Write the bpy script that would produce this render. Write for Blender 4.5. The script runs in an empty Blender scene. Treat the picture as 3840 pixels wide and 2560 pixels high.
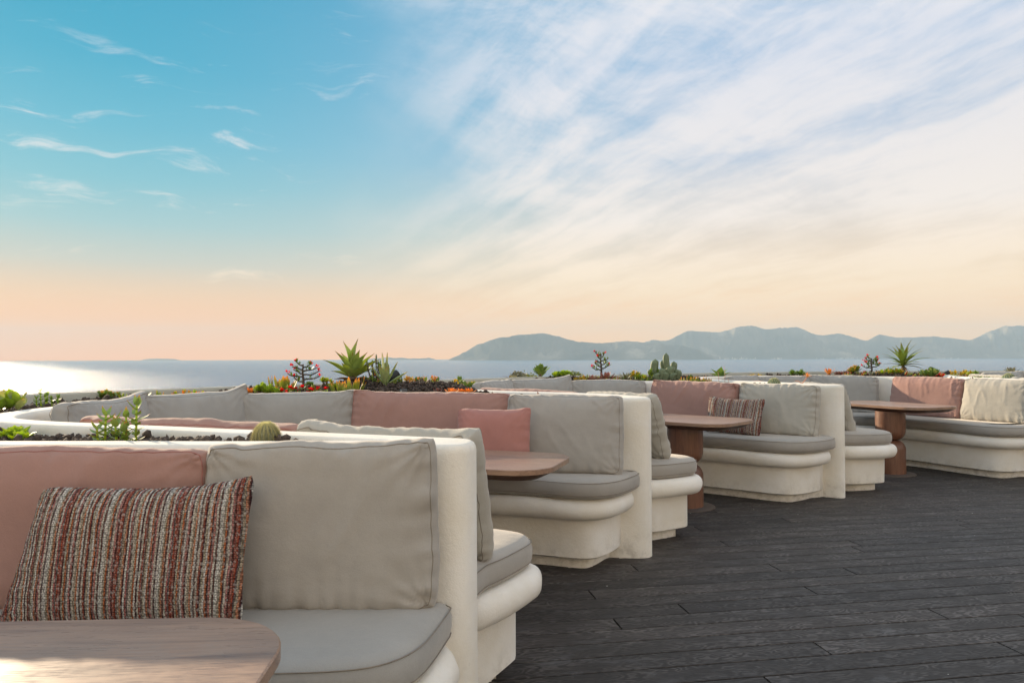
import bpy, bmesh, math, random
from math import sin, cos, pi, radians, atan2, hypot, exp, tan
from mathutils import Vector, Matrix, noise, Euler
from mathutils.geometry import tessellate_polygon
import numpy as np
random.seed(7); np.random.seed(7)
SC = bpy.context.scene
COL = SC.collection

# ------------------------------------------------------------------ camera
cam_d = bpy.data.cameras.new("camera"); cam = bpy.data.objects.new("camera", cam_d); COL.objects.link(cam)
cam_d.sensor_width = 36.0; cam_d.lens = 26.02; cam_d.clip_start = 0.05; cam_d.clip_end = 60000
PITCH = math.atan(35 / 1700)
cam.rotation_mode = 'XYZ'
Rm = Matrix.Rotation(pi / 2 + PITCH, 4, 'X') @ Matrix.Rotation(radians(-0.143), 4, 'Z')
cam.matrix_world = Matrix.Translation((0, 0, 1.3)) @ Rm
SC.camera = cam

# ------------------------------------------------------------------ sun, sky, exposure
SUN_AZ, SUN_EL = radians(-42), radians(13.6)          # azimuth from +Y towards +X
SUN = Vector((sin(SUN_AZ) * cos(SUN_EL), cos(SUN_AZ) * cos(SUN_EL), sin(SUN_EL)))
sd = bpy.data.lights.new("sun", 'SUN'); sd.energy = 5.0; sd.angle = radians(0.55); sd.color = (1.0, 0.80, 0.56)
so = bpy.data.objects.new("sun", sd); COL.objects.link(so)
so.rotation_euler = (-SUN).to_track_quat('-Z', 'Y').to_euler(); so.location = (0, 0, 30)
SC.view_settings.view_transform = 'Standard'; SC.view_settings.look = 'None'
SC.view_settings.gamma = 1; SC.view_settings.use_curve_mapping = False
SC.view_settings.exposure = 0.66
SC.cycles.volume_bounces = 0; SC.cycles.max_bounces = 8; SC.cycles.transparent_max_bounces = 8
SC.cycles.diffuse_bounces = 4; SC.cycles.glossy_bounces = 3
SC.cycles.use_denoising = True


def lin(r, g, b):
    f = lambda c: (c / 255 / 12.92) if c / 255 <= 0.04045 else ((c / 255 + 0.055) / 1.055) ** 2.4
    return (f(r), f(g), f(b), 1)


class NT:
    def __init__(s, tree): s.t = tree; s.N = tree.nodes; s.L = tree.links
    def n(s, typ, **kw):
        nd = s.N.new(typ)
        for k, v in kw.items(): setattr(nd, k, v)
        return nd
    def _set(s, sock, v):
        if isinstance(v, bpy.types.NodeSocket): s.L.new(v, sock)
        elif v is not None: sock.default_value = v
    def math(s, op, a, b=None, c=None, clamp=False):
        nd = s.n('ShaderNodeMath', operation=op, use_clamp=clamp)
        for i, v in enumerate((a, b, c)):
            if v is not None: s._set(nd.inputs[i], v)
        return nd.outputs[0]
    def vmath(s, op, a, b=None):
        nd = s.n('ShaderNodeVectorMath', operation=op)
        s._set(nd.inputs[0], a)
        if b is not None: s._set(nd.inputs[3 if op == 'SCALE' else 1], b)
        return nd.outputs[1] if op in ('DOT_PRODUCT', 'LENGTH') else nd.outputs[0]
    def mix(s, fac, a, b, blend='MIX'):
        nd = s.n('ShaderNodeMix', data_type='RGBA', blend_type=blend)
        s._set(nd.inputs[0], fac); s._set(nd.inputs[6], a); s._set(nd.inputs[7], b)
        return nd.outputs[2]
    def ramp(s, fac, stops, interp='LINEAR'):
        nd = s.n('ShaderNodeValToRGB'); cr = nd.color_ramp; cr.interpolation = interp
        while len(cr.elements) > 1: cr.elements.remove(cr.elements[-1])
        for i, (p, c) in enumerate(stops):
            e = cr.elements[0] if i == 0 else cr.elements.new(p)
            e.position = p; e.color = c if not isinstance(c, (int, float)) else (c, c, c, 1)
        s._set(nd.inputs[0], fac); return nd.outputs[0]
    def sstep(s, v, a, b, oa=0.0, ob=1.0):
        nd = s.n('ShaderNodeMapRange', interpolation_type='SMOOTHSTEP')
        s._set(nd.inputs[0], v); nd.inputs[1].default_value = a; nd.inputs[2].default_value = b
        nd.inputs[3].default_value = oa; nd.inputs[4].default_value = ob
        return nd.outputs[0]
    def noise(s, vec, scale, detail=4, rough=0.5, dist=0.0, out=0):
        nd = s.n('ShaderNodeTexNoise'); s._set(nd.inputs['Vector'], vec)
        nd.inputs['Scale'].default_value = scale; nd.inputs['Detail'].default_value = detail
        nd.inputs['Roughness'].default_value = rough; nd.inputs['Distortion'].default_value = dist
        return nd.outputs[out]
    def mapping(s, vec, loc=(0, 0, 0), rot=(0, 0, 0), scale=(1, 1, 1)):
        nd = s.n('ShaderNodeMapping'); s._set(nd.inputs[0], vec)
        nd.inputs[1].default_value = loc; nd.inputs[2].default_value = rot; nd.inputs[3].default_value = scale
        return nd.outputs[0]


W = bpy.data.worlds.new("World"); SC.world = W; W.use_nodes = True
w = NT(W.node_tree); w.N.clear()
tc = w.n('ShaderNodeTexCoord').outputs['Generated']
sep = w.n('ShaderNodeSeparateXYZ'); w.L.new(tc, sep.inputs[0]); X, Y, Z = sep.outputs
zz = w.math('MAXIMUM', Z, 0.0)
left = w.ramp(zz, [(0, (1.35, .46, .05, 1)), (.045, (1.08, .47, .14, 1)), (.08, (.80, .51, .29, 1)), (.115, (.50, .51, .44, 1)), (.16, (.28, .49, .52, 1)),
                   (.21, (.15, .45, .54, 1)), (.27, (.075, .40, .54, 1)), (.34, (.022, .345, .51, 1)), (.42, (.006, .305, .475, 1)),
                   (.60, lin(50, 140, 186)), (1, lin(110, 165, 205))])
right = w.ramp(zz, [(0, (1.35, .62, .12, 1)), (.04, (1.12, .60, .22, 1)), (.10, (.86, .64, .42, 1)), (.17, (.65, .58, .52, 1)),
                    (.25, (.40, .49, .62, 1)), (.36, (.29, .44, .63, 1)), (.5, lin(110, 164, 204)), (1, lin(115, 165, 205))])
az = w.sstep(X, -.52, .34)
base = w.mix(az, left, right)
# cirrus: streaks that rise to the right, thick on the right-hand half of the view
warp = w.vmath('SCALE', w.vmath('SUBTRACT', w.noise(tc, 1.6, 4, .6, 0, 1), (.5, .5, .5)), .22)
pv = w.vmath('ADD', tc, warp)
# streaks lie parallel on a high flat layer, so they fan out of the horizon
sp2 = w.n('ShaderNodeSeparateXYZ'); w.L.new(w.vmath('ADD', tc, w.vmath('SCALE', w.vmath('SUBTRACT', w.noise(tc, 3.0, 5, .6, 0, 1), (.5, .5, .5)), .07)), sp2.inputs[0])
iz = w.math('DIVIDE', 1.0, w.math('ADD', w.math('MAXIMUM', sp2.outputs[2], 0.0), .09))
cl_x = w.math('MULTIPLY', sp2.outputs[0], iz); cl_y = w.math('MULTIPLY', sp2.outputs[1], iz)
cv = w.n('ShaderNodeCombineXYZ'); w.L.new(w.math('SUBTRACT', w.math('MULTIPLY', cl_x, 2.2), w.math('MULTIPLY', cl_y, -.95)), cv.inputs[0]); w.L.new(w.math('MULTIPLY', cl_y, .42), cv.inputs[1])
n1 = w.noise(cv.outputs[0], 1.5, 10, .62, .25)
m2 = w.mapping(pv, loc=(3, 1, 2), rot=(0, radians(46), 0), scale=(2.8, 2.8, 8.0))
n2 = w.noise(m2, 3.2, 12, .70, .25)
m4 = w.mapping(pv, loc=(7, 3, 5), rot=(0, radians(25), 0), scale=(1.2, 1.2, 3.0))
n4 = w.noise(m4, 1.6, 3, .5, .2)
diag = w.math('ADD', X, w.math('MULTIPLY', w.math('SUBTRACT', n4, .5), .5))
cov = w.math('MAXIMUM', w.sstep(diag, -.30, .02), w.math('MAXIMUM', w.sstep(Z, .50, .85), w.sstep(Y, .3, -.3)))
dens = w.math('ADD', w.math('MULTIPLY', n1, .62), w.math('MULTIPLY', n2, .38))
dens = w.math('ADD', dens, w.math('MULTIPLY', w.math('SUBTRACT', n4, .5), .35))
c_r = w.math('MULTIPLY', w.sstep(dens, .30, .60), w.math('MULTIPLY', cov, .93))
m3 = w.mapping(pv, loc=(1.3, .2, 4), rot=(0, radians(8), 0), scale=(2.6, 2.6, 20))
n3 = w.noise(m3, 2.4, 9, .66, .4)
c_l = w.math('MULTIPLY', w.sstep(n3, .555, .75), w.sstep(w.noise(tc, 3.1, 2, .5), .44, .60))
c_l = w.math('MULTIPLY', c_l, .70)
cl = w.math('MAXIMUM', c_r, c_l)
cl = w.math('MULTIPLY', cl, w.sstep(Z, .0, .13, .25, 1))
ccol = w.ramp(zz, [(0, (1.05, .62, .30, 1)), (.08, (1.0, .76, .50, 1)), (.18, (.84, .76, .70, 1)), (.36, (.69, .69, .74, 1)), (.6, lin(236, 232, 230)), (1, lin(244, 240, 236))])
col = w.mix(cl, base, ccol)
low = w.sstep(Z, -.02, -.25)
col = w.mix(low, col, lin(120, 130, 135))
bg = w.n('ShaderNodeBackground'); w.L.new(col, bg.inputs[0]); bg.inputs[1].default_value = 0.745
sky = w.n('ShaderNodeTexSky', sky_type='NISHITA', sun_disc=False)
sky.sun_elevation = SUN_EL; sky.sun_rotation = SUN_AZ
bg2 = w.n('ShaderNodeBackground'); w.L.new(sky.outputs[0], bg2.inputs[0]); bg2.inputs[1].default_value = 0.0015
ad = w.n('ShaderNodeAddShader'); w.L.new(bg.outputs[0], ad.inputs[0]); w.L.new(bg2.outputs[0], ad.inputs[1])
wo = w.n('ShaderNodeOutputWorld'); w.L.new(ad.outputs[0], wo.inputs[0])
W.cycles.sampling_method = 'MANUAL'; W.cycles.sample_map_resolution = 1024


# ------------------------------------------------------------------ materials
def mat(name):
    m = bpy.data.materials.new(name); m.use_nodes = True
    t = NT(m.node_tree); b = t.N['Principled BSDF']
    return m, t, b


def bump(t, b, h, strength, dist, normal=None):
    nd = t.n('ShaderNodeBump'); nd.inputs['Strength'].default_value = strength
    nd.inputs['Distance'].default_value = dist; t.L.new(h, nd.inputs['Height'])
    if normal is not None: t.L.new(normal, nd.inputs['Normal'])
    t.L.new(nd.outputs[0], b.inputs['Normal']); return nd.outputs[0]


def objc(t): return t.n('ShaderNodeTexCoord').outputs['Object']
def posn(t): return t.n('ShaderNodeNewGeometry').outputs['Position']


def m_plaster(name, c=(.80, .755, .665)):
    m, t, b = mat(name); p = posn(t)
    n1 = t.noise(p, 3.2, 5, .6); n2 = t.noise(p, 60, 4, .6); n3 = t.noise(p, 260, 3, .6)
    c0 = (c[0] * .93, c[1] * .90, c[2] * .85, 1); c1 = (min(1, c[0] * 1.03), c[1] * 1.03, c[2] * 1.05, 1)
    cc = t.ramp(n1, [(.3, c0), (.65, c1)])
    st = t.sstep(t.noise(t.mapping(p, scale=(9, 9, 1.3)), 2.0, 6, .65), .60, .78, 0, .16)
    cc = t.mix(st, cc, (.50, .44, .35, 1))
    spk = t.sstep(t.noise(p, 34, 3, .6), .70, .80, 0, .22)
    cc = t.mix(spk, cc, (.42, .38, .31, 1))
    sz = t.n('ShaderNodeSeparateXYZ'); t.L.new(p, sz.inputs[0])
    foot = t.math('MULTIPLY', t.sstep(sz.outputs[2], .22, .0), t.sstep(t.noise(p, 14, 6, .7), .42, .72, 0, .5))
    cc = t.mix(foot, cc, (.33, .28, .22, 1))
    t.L.new(cc, b.inputs['Base Color']); b.inputs['Roughness'].default_value = .85
    b.inputs['Specular IOR Level'].default_value = .25
    h = t.math('ADD', t.math('MULTIPLY', n2, .8), t.math('ADD', t.math('MULTIPLY', n3, .45), t.math('MULTIPLY', n1, 2.5)))
    bump(t, b, h, .5, .006); return m


def m_fabric(name, c, weave=1100, var=.06):
    m, t, b = mat(name); o = objc(t)
    n1 = t.noise(o, 5, 4, .6); n2 = t.noise(o, 420, 2, .5); n3 = t.noise(o, 22, 4, .6)
    f = t.math('ADD', t.math('MULTIPLY', n1, .6), t.math('MULTIPLY', n2, .4))
    cc = t.ramp(f, [(.35, tuple(x * (1 - var * 1.6) for x in c) + (1,)), (.65, tuple(min(1, x * (1 + var)) for x in c) + (1,))])
    t.L.new(cc, b.inputs['Base Color']); b.inputs['Roughness'].default_value = .88
    b.inputs['Specular IOR Level'].default_value = .2
    b.inputs['Sheen Weight'].default_value = .45; b.inputs['Sheen Roughness'].default_value = .38; b.inputs['Sheen Tint'].default_value = (1, .93, .84, 1)
    sx = t.n('ShaderNodeTexWave', wave_type='BANDS', bands_direction='X'); t.L.new(o, sx.inputs[0]); sx.inputs[1].default_value = weave / 6.28
    h = t.math('ADD', t.math('MULTIPLY', n2, .5), t.math('MULTIPLY', n3, 2.2))
    h = t.math('ADD', h, t.math('MULTIPLY', sx.outputs[1], .12))
    bump(t, b, h, .35, .0035); return m


def m_stripes():
    m, t, b = mat("striped_weave"); o = objc(t)
    sp = t.n('ShaderNodeSeparateXYZ'); t.L.new(o, sp.inputs[0])
    wob = t.math('MULTIPLY', t.math('SUBTRACT', t.noise(o, 6, 3, .5), .5), .010)
    x = t.math('ADD', sp.outputs[0], wob)
    f = t.math('FRACT', t.math('ADD', t.math('MULTIPLY', x, 6.8), 10.23))
    R = (.27, .05, .03, 1); O = (.42, .13, .05, 1); Cc = (.50, .45, .38, 1); G = (.34, .30, .22, 1); K = (.07, .03, .035, 1); Pk = (.38, .13, .12, 1); Wt = (.56, .54, .50, 1)
    seq = [R, R, K, G, O, K, Wt, Pk, K, Cc, G, O, Wt, K, Cc, R, K, G, Wt, O, K, Pk, Cc, K, Wt, Wt, G, O, K, Cc, Pk, K]
    st = [(i / len(seq), c) for i, c in enumerate(seq)]
    c = t.ramp(f, st, 'CONSTANT')
    c2 = t.ramp(t.math('FRACT', t.math('MULTIPLY', x, 112)), [(0, K), (.28, Cc), (.62, G), (.82, O)], 'CONSTANT')
    c = t.mix(.20, c, c2)
    row = t.math('FRACT', t.math('MULTIPLY', sp.outputs[2], 175))
    rmask = t.sstep(row, .0, .30, .42, 1.0)
    mp = t.mapping(o, scale=(230, 8, 175))
    knot = t.n('ShaderNodeTexVoronoi'); t.L.new(mp, knot.inputs[0]); knot.inputs['Scale'].default_value = 1.0
    var = t.sstep(knot.outputs['Distance'], .75, .15, .45, 1.35)
    c = t.mix(1.0, c, t.math('MULTIPLY', rmask, var), 'MULTIPLY')
    spk = t.n('ShaderNodeSeparateColor'); t.L.new(knot.outputs['Color'], spk.inputs[0])
    c = t.mix(t.sstep(spk.outputs[0], .78, .90, 0, .35), c, Wt)
    t.L.new(c, b.inputs['Base Color']); b.inputs['Roughness'].default_value = .92
    b.inputs['Specular IOR Level'].default_value = .15
    h = t.math('ADD', t.math('MULTIPLY', rmask, .6), t.math('MULTIPLY', var, .6))
    bump(t, b, h, .7, .003); return m


def m_wood(name, ca, cb, rough=.34, axis='X', coat=.25):
    m, t, b = mat(name); o = objc(t)
    sc = (1.2, 16, 16) if axis == 'X' else (16, 16, 1.1)
    mp = t.mapping(o, scale=sc); n1 = t.noise(mp, 2.2, 8, .62, 1.1); n2 = t.noise(t.mapping(o, scale=tuple(s * 6 for s in sc)), 3, 4, .6)
    n3 = t.noise(o, 3.0, 3, .5)
    f = t.math('ADD', t.math('MULTIPLY', n1, .7), t.math('MULTIPLY', n2, .3))
    cc = t.ramp(f, [(.30, cb), (.50, ca), (.70, tuple(x * 1.3 for x in ca[:3]) + (1,))])
    cc = t.mix(t.sstep(n3, .4, .7, 0, .3), cc, cb)
    t.L.new(cc, b.inputs['Base Color'])
    b.inputs['Roughness'].default_value = rough
    scr = t.sstep(t.noise(t.mapping(o, rot=(0, 0, .6), scale=(2, 30, 2)), 3, 5, .7), .62, .74, 0, .28)
    t.L.new(t.mix(scr, cc, (.42, .36, .32, 1)), b.inputs['Base Color'])
    t.L.new(t.math('ADD', t.sstep(n2, .3, .7, rough - .06, rough + .12), t.sstep(t.noise(o, 7, 5, .6), .45, .7, 0, .16)), b.inputs['Roughness'])
    b.inputs['Coat Weight'].default_value = coat; b.inputs['Coat Roughness'].default_value = .28
    bump(t, b, f, .25, .0016); return m


def m_deck():
    m, t, b = mat("charcoal_decking")
    o = objc(t); oi = t.n('ShaderNodeObjectInfo').outputs['Random']
    cx = t.n('ShaderNodeCombineXYZ'); t.L.new(t.math('MULTIPLY', oi, 37.0), cx.inputs[0]); t.L.new(t.math('MULTIPLY', oi, 11.0), cx.inputs[1]); t.L.new(t.math('MULTIPLY', oi, 53.0), cx.inputs[2])
    v = t.vmath('ADD', o, cx.outputs[0])
    # cathedral grain: distorted bands across the board
    lowf = t.noise(t.mapping(v, scale=(2.0, 5.5, 1)), 2.0, 3, .5)
    sp = t.n('ShaderNodeSeparateXYZ'); t.L.new(o, sp.inputs[0])
    ph = t.math('ADD', t.math('MULTIPLY', lowf, 78.0), t.math('MULTIPLY', sp.outputs[1], 95.0))
    fine = t.noise(t.mapping(v, scale=(14, 160, 1)), 1.2, 4, .6)
    ph = t.math('ADD', ph, t.math('MULTIPLY', fine, 3.0))
    g = t.math('MULTIPLY', t.math('ADD', t.math('SINE', ph), 1.0), .5)
    g = t.math('MULTIPLY', g, t.sstep(t.noise(t.mapping(v, scale=(3, 8, 1)), 1.5, 2, .5), .25, .7, .25, 1))
    wv = posn(t)
    big = t.noise(wv, .9, 4, .6); scf = t.noise(t.mapping(wv, rot=(0, 0, radians(20)), scale=(2.2, 6, 1)), 1.6, 7, .7, 1.2)
    cc = t.ramp(g, [(0, (.031, .0255, .0225, 1)), (.55, (.051, .0435, .039, 1)), (1, (.098, .086, .080, 1))])
    cc = t.mix(1.0, cc, t.ramp(oi, [(0, (.72, .70, .69, 1)), (.5, (1.0, .98, .96, 1)), (1, (1.35, 1.30, 1.27, 1))]), 'MULTIPLY')
    cc = t.mix(t.math('MULTIPLY', t.sstep(scf, .50, .74, 0, .55), t.sstep(big, .40, .62)), cc, (.155, .15, .155, 1))
    dust = t.sstep(t.noise(wv, 9, 8, .75), .66, .80, 0, .35)
    cc = t.mix(dust, cc, (.13, .13, .135, 1))
    mud = t.sstep(t.noise(wv, 1.7, 5, .6), .52, .70, 0, .4)
    cc = t.mix(mud, cc, (.022, .019, .015, 1))
    t.L.new(cc, b.inputs['Base Color'])
    t.L.new(t.sstep(g, 0, 1, .66, .54), b.inputs['Roughness']); b.inputs['Specular IOR Level'].default_value = .42
    h = t.math('ADD', g, t.math('MULTIPLY', fine, .35))
    bump(t, b, h, .42, .0028); return m


def m_simple(name, c, rough=.7, var=.15, scale=30, spec=.3, tr=0.0, bumpd=.001, metal=0):
    m, t, b = mat(name); o = objc(t); n1 = t.noise(o, scale, 5, .6)
    cc = t.ramp(n1, [(.3, tuple(x * (1 - var) for x in c) + (1,)), (.7, tuple(min(1, x * (1 + var)) for x in c) + (1,))])
    t.L.new(cc, b.inputs['Base Color']); b.inputs['Roughness'].default_value = rough
    b.inputs['Specular IOR Level'].default_value = spec; b.inputs['Metallic'].default_value = metal
    if tr:
        tl = t.n('ShaderNodeBsdfTranslucent'); t.L.new(t.mix(.5, cc, (min(1, c[0] * 2.4), min(1, c[1] * 1.9), c[2] * .5, 1)), tl.inputs[0])
        mx = t.n('ShaderNodeMixShader'); mx.inputs[0].default_value = tr
        t.L.new(b.outputs[0], mx.inputs[1]); t.L.new(tl.outputs[0], mx.inputs[2]); t.L.new(mx.outputs[0], t.N['Material Output'].inputs[0])
    bump(t, b, n1, .4, bumpd); return m


def m_leaf(name, c, tip=None, tr=.35, rough=.45, tipz=(.6, 1.0)):
    """leaf meshes are 1 unit long along local Z, so the tip colour follows the blade"""
    m, t, b = mat(name); o = objc(t); sp = t.n('ShaderNodeSeparateXYZ'); t.L.new(o, sp.inputs[0])
    n1 = t.noise(o, 4, 4, .6); oi = t.n('ShaderNodeObjectInfo').outputs['Random']
    cc = t.ramp(n1, [(.3, tuple(x * .78 for x in c) + (1,)), (.7, tuple(min(1, x * 1.2) for x in c) + (1,))])
    cc = t.mix(t.math('MULTIPLY', oi, .35), cc, tuple(min(1, x) for x in (c[0] * 1.6, c[1] * 1.25, c[2] * .9)) + (1,))
    if tip: cc = t.mix(t.sstep(sp.outputs[2], tipz[0], tipz[1], 0, .9), cc, tip + (1,))
    t.L.new(cc, b.inputs['Base Color']); b.inputs['Roughness'].default_value = rough; b.inputs['Specular IOR Level'].default_value = .4
    tl = t.n('ShaderNodeBsdfTranslucent'); t.L.new(t.mix(1.0, cc, (1.9, 1.7, .55, 1), 'MULTIPLY'), tl.inputs[0])
    mx = t.n('ShaderNodeMixShader'); mx.inputs[0].default_value = tr
    t.L.new(b.outputs[0], mx.inputs[1]); t.L.new(tl.outputs[0], mx.inputs[2]); t.L.new(mx.outputs[0], t.N['Material Output'].inputs[0])
    return m


def m_sea():
    m, t, b = mat("sea_water"); p = posn(t)
    n1 = t.noise(t.mapping(p, rot=(0, 0, .5), scale=(.035, .10, .1)), 1.0, 5, .62)
    n2 = t.noise(t.mapping(p, rot=(0, 0, .3), scale=(.35, .8, .8)), 1.0, 4, .6)
    n3 = t.noise(t.mapping(p, rot=(0, 0, .4), scale=(.0012, .005, .01)), 1.0, 4, .6)
    b.inputs['Base Color'].default_value = (.03, .13, .21, 1)
    t.L.new(t.mix(n3, (.018, .12, .25, 1), (.03, .16, .31, 1)), b.inputs['Base Color'])
    b.inputs['Roughness'].default_value = .17; b.inputs['IOR'].default_value = 1.33
    n4 = t.noise(t.mapping(p, rot=(0, 0, .65), scale=(.16, .018, .1)), 1.0, 5, .68)
    n5 = t.noise(t.mapping(p, rot=(0, 0, .65), scale=(.55, .05, .1)), 1.0, 3, .6)
    h = t.math('ADD', t.math('MULTIPLY', n1, 4.0), t.math('MULTIPLY', n2, .8))
    h = t.math('ADD', h, t.math('ADD', t.math('MULTIPLY', n4, 2.6), t.math('MULTIPLY', n5, .8)))
    bump(t, b, h, 1.0, 1.15); return m


def m_mountain():
    m, t, b = mat("dry_hillside"); p = posn(t)
    n1 = t.noise(p, .0016, 6, .6); n2 = t.noise(p, .012, 5, .6)
    cc = t.ramp(n1, [(.38, (.035, .045, .03, 1)), (.55, (.13, .11, .075, 1)), (.70, (.42, .34, .24, 1))])
    cc = t.mix(t.sstep(n2, .5, .7, 0, .4), cc, (.04, .05, .03, 1))
    t.L.new(cc, b.inputs['Base Color']); b.inputs['Roughness'].default_value = .95; b.inputs['Specular IOR Level'].default_value = .05
    return m


M = dict(
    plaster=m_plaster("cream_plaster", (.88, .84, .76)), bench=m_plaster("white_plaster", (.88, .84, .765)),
    sand=m_fabric("taupe_canvas", (.415, .385, .35)), cream=m_fabric("sand_canvas", (.46, .43, .375)), grey=m_fabric("grey_canvas", (.385, .372, .35)),
    pink=m_fabric("dusty_pink_canvas", (.40, .235, .20)), pink2=m_fabric("rose_canvas", (.45, .21, .18)), stripes=m_stripes(),
    seam=m_simple("seam_thread", (.27, .235, .195), .9), pinkseam=m_simple("pink_seam_thread", (.36, .16, .135), .9),
    top=m_wood("walnut_top", (.34, .205, .135, 1), (.16, .085, .055, 1), .32, 'X', .35),
    rim=m_wood("walnut_rim", (.14, .066, .04, 1), (.06, .028, .02, 1), .5, 'X', .1),
    drum=m_wood("walnut_veneer", (.20, .085, .045, 1), (.10, .04, .024, 1), .38, 'Z', .3),
    steel=m_simple("bronze_steel", (.16, .13, .115), .45, .2, 12, .5, metal=.6),
    deck=m_deck(), joint=m_simple("dark_gap", (.006, .006, .006), .95),
    stone=m_simple("lava_stone", (.085, .064, .052), .9, .55, 45, .25, bumpd=.004),
    soil=m_simple("dark_soil", (.040, .031, .025), .95, .4, 60, .15, bumpd=.01),
    sea=m_sea(), mount=m_mountain(), ground=m_simple("scrub_ground", (.11, .085, .055), .95, .3, .5, .1),
    white=m_simple("whitewash", (.8, .78, .72), .8, .05, .1), black=m_simple("black_housing", (.012, .012, .013), .45, .2, 20, .5),
    greybox=m_simple("grey_housing", (.10, .11, .12), .5, .2, 20, .5), glass=m_simple("lamp_lens", (.35, .37, .38), .12, .05, 5, .8),
    palecactus=m_simple("woolly_skin", (.27, .27, .17), .8, .3, 90, .1, bumpd=.003),
    village=m_simple("distant_whitewash", (.55, .50, .42), .8, .05, .1),
    glassdoor=m_simple("door_glass", (.02, .025, .03), .04, .05, 2, 1.0),
    parapet=m_plaster("weathered_plaster", (.50, .49, .42)),
    bark=m_simple("grey_bark", (.16, .125, .09), .85, .3, 60, .2), twig=m_simple("thorny_stem", (.10, .075, .06), .85, .3, 80, .2),
    agave=m_leaf("agave_leaf", (.36, .47, .16), (.30, .20, .03), .38, .45, (.75, 1.0)),
    palmleaf=m_leaf("aloe_blade", (.26, .36, .11), (.28, .22, .05), .3), jade=m_leaf("finger_leaf", (.30, .38, .08), (.80, .36, .12), .4, .38, (.62, 1.1)),
    lime=m_leaf("lime_leaf", (.34, .47, .09), None, .5), green=m_leaf("green_leaf", (.22, .34, .09), None, .35),
    crass=m_leaf("crassula_leaf", (.30, .42, .16), (.60, .24, .10), .35, .42, (.72, 1.02)), paddle=m_leaf("paddle_leaf", (.40, .50, .28), (.40, .34, .12), .4, .5, (.6, 1.1)),
    purple=m_leaf("purple_leaf", (.16, .075, .07), (.40, .18, .14), .2, .5, (.5, 1)), orange=m_leaf("orange_leaf", (.66, .40, .12), (.72, .34, .10), .35, .5, (.5, 1)),
    pinkgrey=m_leaf("mauve_leaf", (.34, .22, .19), (.40, .16, .14), .2, .6, (.5, 1)), greyleaf=m_leaf("glaucous_leaf", (.32, .35, .28), (.16, .08, .06), .2, .6, (.8, 1.05)),
    dry=m_leaf("withered_leaf", (.34, .25, .14), (.2, .1, .05), .3, .7), yellow=m_leaf("yellow_leaf", (.48, .42, .07), None, .45),
    flower=m_leaf("red_petal", (.62, .02, .025), None, .4, .5), cactus=m_simple("cactus_skin", (.17, .21, .12), .6, .25, 40, .3, bumpd=.002),
    spine=m_simple("pale_spines", (.62, .56, .40), .6, .1, 40, .4, tr=.4), bush=m_leaf("shrub_leaf", (.12, .15, .035), None, .3),
    stalk=m_simple("pink_stalk", (.55, .28, .20), .7, .2, 40, .3),
)


# ------------------------------------------------------------------ object helpers
def link(name, me, parent=None, loc=None, rot=None, scale=None):
    o = bpy.data.objects.new(name, me); COL.objects.link(o)
    if parent is not None: o.parent = parent
    if loc is not None: o.location = loc
    if rot is not None: o.rotation_euler = rot
    if scale is not None: o.scale = scale
    return o


def mk_mesh(name, V, F, m, smooth=True, sharp=None):
    me = bpy.data.meshes.new(name); me.from_pydata([tuple(v) for v in V], [], F); me.update()
    if m is not None: me.materials.append(m)
    if smooth:
        me.polygons.foreach_set('use_smooth', [True] * len(me.polygons))
        if sharp: me.set_sharp_from_angle(angle=radians(sharp))
    return me


def tag(o, label=None, cat=None, group=None, kind=None):
    if label: o['label'] = label
    if cat: o['category'] = cat
    if group: o['group'] = group
    if kind: o['kind'] = kind
    return o


def empty(name, loc, rz=0):
    o = bpy.data.objects.new(name, None); COL.objects.link(o); o.location = loc; o.rotation_euler = (0, 0, rz)
    o.empty_display_size = .1; return o


def chaikin(P, it=3, closed=False):
    P = [Vector((p[0], p[1])) for p in P]
    for _ in range(it):
        Q = []
        n = len(P)
        if not closed: Q.append(P[0])
        for i in range(n if closed else n - 1):
            a, b = P[i], P[(i + 1) % n]
            Q += [a * .75 + b * .25, a * .25 + b * .75]
        if not closed: Q.append(P[-1])
        P = Q
    return P


def resample(P, step, closed=False):
    P = list(P)
    if closed: P = P + [P[0]]
    d = [0]
    for a, b in zip(P, P[1:]): d.append(d[-1] + (b - a).length)
    n = max(2, int(d[-1] / step)); out = []; j = 0
    for i in range(n + (0 if closed else 1)):
        s = d[-1] * i / n
        while j < len(d) - 2 and d[j + 1] < s: j += 1
        t = (s - d[j]) / max(1e-9, d[j + 1] - d[j]); out.append(P[j].lerp(P[j + 1], min(1, t)))
    return out


def normals(P, closed=True):
    """unit normals to the left of travel"""
    n = len(P); out = []
    for i in range(n):
        a = P[(i - 1) % n] if (closed or i > 0) else P[i]; b = P[(i + 1) % n] if (closed or i < n - 1) else P[i]
        t = (b - a)
        if t.length < 1e-9: t = Vector((1, 0))
        t.normalize(); out.append(Vector((-t.y, t.x)))
    return out


def area(P): return sum(P[i].x * P[(i + 1) % len(P)].y - P[(i + 1) % len(P)].x * P[i].y for i in range(len(P))) / 2


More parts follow.
